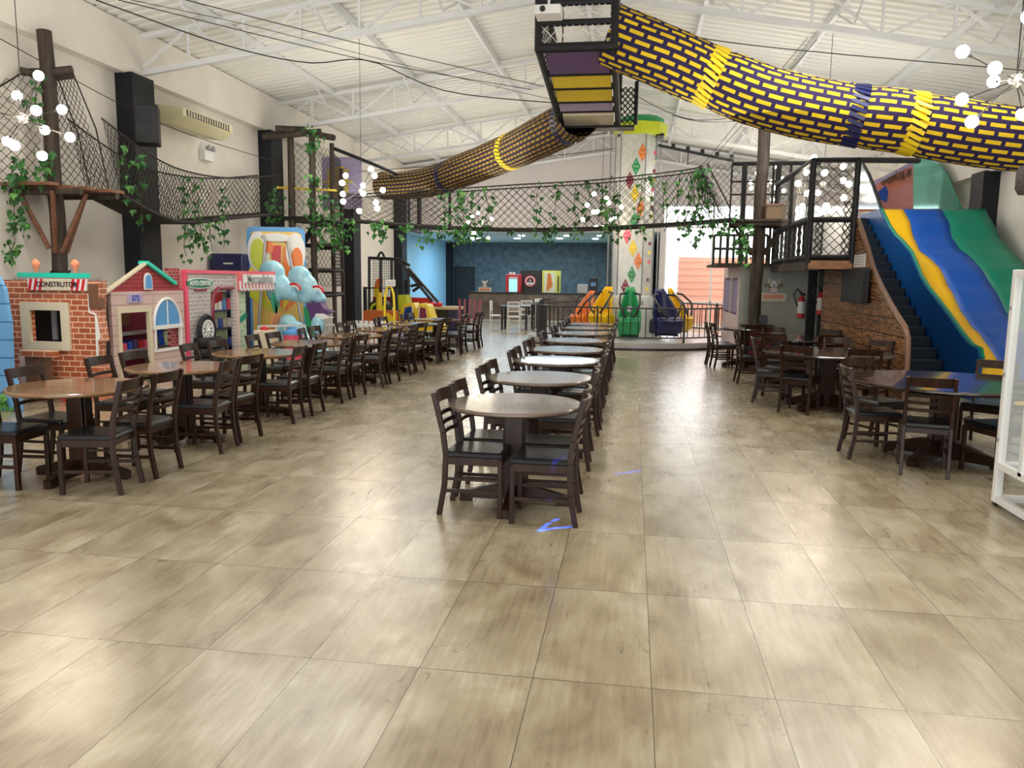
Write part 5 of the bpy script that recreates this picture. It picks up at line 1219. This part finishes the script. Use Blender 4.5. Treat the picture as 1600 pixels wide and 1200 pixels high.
t = thing('television', 'black wall television on the plank wall', 'television', (WX, 14.2, 1.6))
a, b = at(1320, 420, x=WX-.1), at(1350, 474, x=WX-.1)
MB().bb((WX-.14, b.y, b.z), (WX-.04, a.y, a.z)).build('screen', M['blackpad'], t, bevel=.01)
MB().bb((WX-.04, b.y+.3, b.z+.2), (WX, a.y-.3, a.z-.2)).build('wall_mount', M['black'], t)
t = thing('notice_sheet', 'white printed notice sheet on the plank wall above the television', 'sign', (WX, 13.9, 2.1))
a, b = at(1335, 398, x=WX-.01), at(1351, 417, x=WX-.01)
MB().bb((WX-.012, b.y, b.z), (WX-.002, a.y, a.z)).build('sheet', M['white'], t)
mb = MB(); [mb.bb((WX-.014, b.y+.08, b.z+.04+.04*k), (WX-.012, a.y-.08, b.z+.05+.04*k)) for k in range(6)]
mb.build('text_lines', M['grey'], t)

# deck
DZ = 2.02; fy0 = 14.0; dxa = at(1262, 412, y=fy0).x; dxb = WX
t = thing('play_deck', 'raised dark deck with padded posts, black nets and an orange-brown front board', 'deck', (3.2, 16.0, DZ))
MB().bb((dxa, fy0, DZ), (dxb, 19.8, DZ+.06)).bb((at(1113, 412, y=18.4).x, 17.3, DZ), (dxa, 19.8, DZ+.06)).build('deck_board', M['log'], t)
MB().bb((dxa, fy0-.04, DZ-.10), (dxb-.02, fy0, DZ+.04)).build('front_board', mat('orange_brown_board', (.30, .13, .05), .5, noise=.2, scale=10), t)
MB().bb((dxa-.04, fy0, DZ-.12), (dxa, 17.3, DZ+.02)).build('side_board', M['log'], t)
zt = at(1325, 250, y=fy0).z; zl = at(1262, 343, y=fy0).z
for (x, y) in ((dxa, fy0), (dxb-.03, fy0), (dxa, 15.6), (dxa, 17.3), (dxb-.03, 17.3)):
    MB().tube([(x, y, DZ), (x, y, zt)], .055, 10).build('post', M['blackpad'], t, smooth=True)
for z in (DZ+.1, zl, zt):
    MB().tube([(dxa, fy0, z), (dxb-.03, fy0, z)], .05, 8).build('front_rail', M['blackpad'], t, smooth=True)
    MB().tube([(dxa, fy0, z), (dxa, 17.3, z)], .05, 8).build('side_rail', M['blackpad'], t, smooth=True)
MB().tube([(dxb-.03, fy0, zt), at(1435, 251, y=15.5)], .05, 8).build('upper_beam', M['blackpad'], t, smooth=True)
MB().net(lambda u, v: Vector((dxa+(dxb-dxa)*u, fy0, DZ+(zt-DZ)*v)), 9, 22, .007).build('front_net', M['rope'], t)
MB().net(lambda u, v: Vector((dxa, fy0+3.3*u, DZ+(zt-DZ)*v)), 36, 22, .0055).build('side_net', M['ropegrey'], t)
MB().net(lambda u, v: Vector((dxa+.08+(.14*u), fy0-.02, DZ+(zl-DZ)*v)), 3, 12, .012).net(lambda u, v: Vector((dxb-.22+(.14*u), fy0-.02, DZ+(zl-DZ+.3)*v)), 3, 14, .012).build('net_border', M['rope'], t)
for k in range(7): MB().tube([(dxa, fy0+.4+.42*k, DZ), (dxa, fy0+.4+.42*k, zl)], .03, 8).build('baluster', M['blackpad'], t, smooth=True)
t = thing('deck_railing', 'dark railing frame with nets at the rear left end of the deck', 'railing', (2.3, 18.4, DZ))
ux0, ux1 = at(1142, 300, y=18.3).x, at(1235, 300, y=18.3).x; ulx = at(1114, 400, y=18.3).x
for z in (at(1142, 256, y=18.3).z, at(1142, 284, y=18.3).z, at(1142, 304, y=18.3).z): MB().tube([(ux0, 18.3, z), (ux1+.6, 18.3, z)], .02 if z < 4.1 else .045, 8).build('cross_rail', M['black'], t, smooth=True)
for px, r_ in ((1142, .02), (1162, .06), (1207, .03), (1215, .06), (1234, .03)):
    x = at(px, 300, y=18.3).x; MB().tube([(x, 18.3, DZ), (x, 18.3, 4.28)], r_, 8).build('upright', M['black'], t, smooth=True)
MB().net(lambda u, v: Vector((ux0+(ux1-ux0)*u, 18.32, 3.0+1.25*v)), 16, 14, .0055).build('net_panel', M['ropegrey'], t)
for z in (DZ+.05, 2.42, 2.72): MB().tube([(ulx, 18.2, z), (dxa, 18.2, z)], .03, 8).build('lower_rail', M['black'], t, smooth=True)
for k in range(9):
    x = ulx+(dxa-ulx)*k/8; MB().tube([(x, 18.2, DZ), (x, 18.2, 2.72)], .028, 8).build('lower_upright', M['black'], t, smooth=True)
# console with boxes and blue drum under the deck
t = thing('side_table', 'dark wooden side table with a black monitor before the grey building', 'table', (2.6, 16.9, 0))
q0, q1 = at(1157, 507, y=17.0), at(1208, 507, y=17.0)
MB().bb((q0.x, 16.8, q0.z-.05), (q1.x, 17.2, q0.z)).build('top', M['chairwood'], t)
MB().bb((q0.x+.05, 16.85, 0), (q1.x-.05, 17.15, q0.z-.05)).build('body', M['wine'], t)
t = thing('monitor', 'black monitor box on the dark side table by the log post', 'monitor', tuple(at(1187, 507, y=16.95)))
a, b = at(1174, 493, y=16.9), at(1199, 507, y=16.9); MB().bb((a.x, 16.9, q0.z), (b.x, 17.1, a.z)).build('case', M['black'], t, bevel=.01)
t = thing('drum_table', 'low round blue-grey game table between the side table and the doorway', 'game table', (3.2, 17.0, 0))
q = at(1230, 512, y=16.9)
MB().lathe((q.x, 16.95, 0), [(.20, 0), (.30, .45), (.34, .50), (.34, .56), (.30, .58), (.30, .56)], 28).build('drum', mat('blue_grey_shell', (.10, .15, .24), .25), t, smooth=True)
MB().lathe((q.x, 16.95, .56), [(.345, 0), (.345, .03), (.31, .03), (.31, 0), (.345, 0)], 28, cap=False).build('rim', M['white'], t, smooth=True)

# ------------------------------------------------------------------ the slide
prof = [(19.0, 3.20), (17.25, 3.20), (16.9, 2.95), (16.4, 2.55), (15.9, 2.30), (15.3, 2.02), (14.7, 1.62), (14.0, 1.22), (13.4, .98), (12.8, .78), (12.2, .52), (11.6, .28), (11.0, .17), (10.0, .14), (9.2, .13)]
def S(y):
    for (a, za_), (b, zb_) in zip(prof[:-1], prof[1:]):
        if y >= b: w = (a-y)/(a-b); w = max(0, min(1, w)); return za_+(zb_-za_)*(w*w*(3-2*w)*.35+w*.65)
    return prof[-1][1]
SX0, SX1 = 5.0, 6.95
def hit(px, py):
    d = FW + (px-800)/F*R2 - (py-600)/F*U2; tt = 8.0
    while tt < 22:
        p = Vector((0, 0, H))+d*tt
        if p.z < S(p.y) and p.y < 17.25: return p
        tt += .01
    return Vector((0, 0, H))+d*tt
yb1 = [hit(*q) for q in ((1411, 328), (1420, 342), (1425, 362), (1439, 394), (1459, 409), (1474, 430), (1486, 454), (1499, 482), (1514, 505), (1532, 524), (1547, 546), (1567, 574))]
gb1 = [hit(*q) for q in ((1472, 328), (1483, 347), (1487, 370), (1499, 389), (1521, 406), (1532, 419), (1549, 445), (1555, 454), (1566, 475), (1573, 490))]
def bound(pts, y, d0, d1):
    pts = sorted(pts, key=lambda p: -p.y)
    if y >= pts[0].y: return pts[0].x
    if y <= pts[-1].y: return pts[-1].x
    for a, b in zip(pts[:-1], pts[1:]):
        if a.y >= y >= b.y: w = (a.y-y)/max(1e-6, a.y-b.y); return a.x+(b.x-a.x)*w
    return pts[-1].x
t = thing('wavy_slide', 'giant wavy slide in blue, yellow and green against the right wall', 'slide', (6.0, 14, 0))
ys = [17.25-i*(17.25-9.2)/90 for i in range(91)]
def strip(name, f0, f1, m_):
    mb = MB()
    vs = []
    for y in ys:
        a = max(SX0, min(SX1, f0(y))); b = max(a+.001, min(SX1, f1(y))); z = S(y)
        for k in range(5): vs.append((a+(b-a)*k/4, y, z))
    n = len(ys); mb.add(vs, [(i*5+k, (i+1)*5+k, (i+1)*5+k+1, i*5+k+1) for i in range(n-1) for k in range(4)])
    o = mb.build(name, m_, t, smooth=True); so = o.modifiers.new('solid', 'SOLIDIFY'); so.thickness = .04; so.offset = -1
fyb = lambda y: bound(yb1, y, 0, 0); fgb = lambda y: bound(gb1, y, 0, 0)
strip('yellow_lane', lambda y: SX0, fyb, M['slideyellow']); strip('blue_lane', fyb, fgb, M['slideblue']); strip('green_lane', fgb, lambda y: SX1, M['slidegreen'])
wt = [at(x, y, x=SX0) for x, y in ((1378, 327), (1390, 352), (1400, 367), (1410, 376), (1425, 394), (1440, 430), (1452, 450), (1465, 466), (1482, 488), (1500, 514), (1512, 530), (1522, 540), (1533, 545), (1536, 560))]
e = wt[-1].copy(); e.z = 0
MB().prism([Vector((SX0, 19.0, 0)), Vector((SX0, 19.0, wt[0].z))]+wt+[e], (-.05, 0, 0)).build('left_side_wall', M['slidewall'], t)
MB().tube(wt, .03, 8).build('side_wall_edge', M['slidegreen'], t, smooth=True)
rt = [at(x, y, x=SX1) for x, y in ((1500, 325), (1515, 343), (1530, 356), (1548, 372), (1566, 394), (1578, 412), (1590, 440), (1600, 470), (1604, 520))]
e = rt[-1].copy(); e.z = 0
MB().prism([Vector((SX1, 19.0, 0)), Vector((SX1, 19.0, rt[0].z))]+rt+[e], (.05, 0, 0)).build('right_side_wall', M['slidegreen'], t)
MB().bb((SX0, 17.25, 3.14), (SX1, 19.4, 3.20)).bb((WX, 18.2, 3.0), (SX0, 19.4, 3.10)).build('top_deck', M['slidestair'], t)
M['slidearch'] = mat('reflective_grey_panel', (.25, .30, .36), .12, metal=.5)
la = [at(x, y, x=SX0) for x, y in ((1378, 327), (1372, 310), (1366, 292), (1358, 272), (1350, 258), (1344, 252), (1338, 260), (1334, 327))]
MB().prism(la, (-.05, 0, 0)).build('left_arch_panel', M['slidearch'], t)
ra = [at(x, y, x=SX1) for x, y in ((1500, 326), (1492, 308), (1484, 290), (1476, 272), (1466, 256), (1450, 248), (1427, 248), (1424, 326))]
MB().prism(ra, (.05, 0, 0)).build('right_arch_panel', mat('glossy_green_panel', (.05, .36, .28), .10, metal=.4), t)
MB().tube(la[:6], .03, 8).build('arch_edge', M['blackpad'], t)
# green run-out pad
MB().bb((SX0-.2, 8.9, 0), (SX1+.1, 9.2, .18)).build('end_pad', M['slidegreen'], t)
# support and stairs
t = thing('slide_stairs', 'dark navy staircase climbing between the plank wall and the blue slide side', 'stairs', (4.3, 14, 0))
n = 19; sy0, sy1 = 12.68, 18.2
for k in range(n):
    y = sy0+(sy1-sy0)*k/n; z = 3.06*(k+1)/n
    MB().bb((WX+.07, y, max(0, z-.34)), (SX0-.06, y+(sy1-sy0)/n+.03, z)).build('step', M['slidestair'], t, bevel=.015)
t = thing('painted_backdrop', 'orange and pink painted panel with blue strokes behind the slide top', 'painting', (6.2, 20.5, 3.2))
a = [at(x, y, y=20.5) for x, y in ((1340, 300), (1362, 283), (1395, 270), (1427, 254), (1427, 330), (1330, 330))]
pm = mat('orange_pink_painting', (.75, .22, .12), .6, col2=(.80, .36, .42), scale=1.6)
MB().prism(a, (0, .05, 0)).build('panel', pm, t)
MB().bar(a[0]-Vector((0, .03, 0)), a[3]-Vector((0, .03, 0)), .05, .08).build('purple_border', M['lilac'], t)
mb = MB()
random.seed(3)
for k in range(16):
    px = 1378+3*k; py = 290-k*1.0+random.uniform(-3, 3); q = at(px, py, y=20.46); q2 = at(px+random.uniform(-2, 3), py-random.uniform(8, 14), y=20.46); mb.bar(q, q2, .03, .02)
mb.build('brush_strokes', M['brown'], t)
MB().prism([at(x, y, y=20.46) for x, y in ((1372, 300), (1384, 290), (1388, 300), (1386, 316), (1376, 312))], (0, .02, 0)).build('blue_stroke', M['blue'], t)

# ------------------------------------------------------------------ glass cabinet at the right edge, wall lantern, laser marks
t = thing('glass_cabinet', 'tall white-framed glass cabinet standing at the right frame edge', 'cabinet', (3.2, 6.0, 0))
cx0, cx1, y0, y1, h_ = 2.82, 3.75, 5.55, 6.33, 1.80
W_ = M['white']
for x in (cx0, cx1):
    for y in (y0, y1): MB().bb((x-.028, y-.028, .03), (x+.028, y+.028, h_)).build('frame_post', W_, t, bevel=.006)
for z in (.06, .32, h_-.03):
    for (a, b) in (((cx0, y0), (cx0, y1)), ((cx0, y0), (cx1, y0)), ((cx1, y0), (cx1, y1)), ((cx0, y1), (cx1, y1))):
        MB().bar((a[0], a[1], z), (b[0], b[1], z), .05, .05).build('frame_rail', W_, t)
MB().bar((cx0, y0+.42, .32), (cx0, y0+.42, h_), .05, .05, up=(1, 0, 0)).build('mullion', W_, t)
MB().bb((cx0+.02, y0+.03, .30), (cx1-.02, y1-.03, .33)).build('base_panel', M['steelgrey'], t)
for z in (.95, 1.35): MB().bb((cx0+.03, y0+.03, z), (cx1-.03, y1-.03, z+.012)).build('glass_shelf', M['glass'], t)
MB().bb((cx0-.004, y0+.03, .34), (cx0+.004, y1-.03, h_-.05)).build('side_pane', M['glass'], t)
MB().bb((cx0+.03, y1-.004, .34), (cx1-.03, y1+.004, h_-.05)).build('rear_pane', M['glass'], t)
for (x, y) in ((cx0, y0), (cx0, y1), (cx1, y0), (cx1, y1)): MB().ball((x, y, .03), .03, 10).build('caster', M['black'], t)
for k in range(11): MB().ball((cx0+.1, y1-.10, .72+.055*k), .014, 8).build('cabinet_lamp', M['cloud'], t)
for z in (.5, 1.0, 1.5): MB().bb((cx0-.032, y1-.012, z), (cx0-.028, y1+.012, z+.03)).build('hinge', M['grey'], t)
t = thing('wicker_lantern', 'small dark barrel-shaped lantern fixed at the right frame edge high on the wall', 'lantern', tuple(at(1597, 282, y=10.5)))
q = at(1600, 282, y=10.5)
MB().lathe(q, [(.05, -.17), (.09, -.10), (.09, .10), (.06, .17)], 14).build('cage', mat('dark_wicker', (.05, .04, .035), .7, noise=.4, scale=30), t, smooth=True)
MB().bar(q+Vector((0, 0, .17)), Vector((XR, q.y, q.z+.2)), .03, .03).build('bracket', M['black'], t)
# blue light strokes thrown on the floor by small party projectors under the roof
def projector_light(loc, strokes, w, power):
    l = bpy.data.lights.new('party_projector', 'SPOT'); l.energy = power; l.color = (.0, .07, 1); l.spot_size = math.radians(86); l.spot_blend = 0; l.shadow_soft_size = .001
    l.use_nodes = True; nt = l.node_tree; N = nt.nodes.new; K = nt.links.new
    em = [n for n in nt.nodes if n.type == 'EMISSION'][0]
    tc = N('ShaderNodeTexCoord'); s = N('ShaderNodeSeparateXYZ'); K(tc.outputs['Normal'], s.inputs[0])
    def ma(op, a, b=None):
        n = N('ShaderNodeMath'); n.operation = op
        for i, v in enumerate((a, b)):
            if isinstance(v, (int, float)): n.inputs[i].default_value = v
            elif v is not None: K(v, n.inputs[i])
        return n.outputs[0]
    h = loc[2]
    X = ma('MULTIPLY', ma('DIVIDE', s.outputs[0], s.outputs[2]), -h); Y = ma('MULTIPLY', ma('DIVIDE', s.outputs[1], s.outputs[2]), -h)
    tot = 0.
    for P, Q in strokes:
        cx, cy_2 = (P[0]+Q[0])/2-loc[0], (P[1]+Q[1])/2-loc[1]; L = math.hypot(Q[0]-P[0], Q[1]-P[1]); ux, uy = (Q[0]-P[0])/L, (Q[1]-P[1])/L
        dx, dy = ma('SUBTRACT', X, cx), ma('SUBTRACT', Y, cy_2)
        a = ma('ABSOLUTE', ma('ADD', ma('MULTIPLY', dx, ux), ma('MULTIPLY', dy, uy))); b = ma('ABSOLUTE', ma('SUBTRACT', ma('MULTIPLY', dx, uy), ma('MULTIPLY', dy, ux)))
        tot = ma('MAXIMUM', tot, ma('MULTIPLY', ma('LESS_THAN', a, L/2+w*.4), ma('LESS_THAN', b, w/2)))
    K(tot, em.inputs['Strength'])
    o = bpy.data.objects.new('party_projector', l); COL.objects.link(o); o.location = loc
projector_light((-.75, 2.9, 4.9), [((-.57, 5.07), (-.54, 5.20)), ((-.54, 5.20), (-.46, 5.40)), ((-.46, 5.40), (-.37, 5.60)), ((-.57, 5.07), (-.47, 5.15)), ((-.47, 5.15), (-.35, 5.20)), ((-.09, 6.74), (.12, 6.92))], .035, 11000)
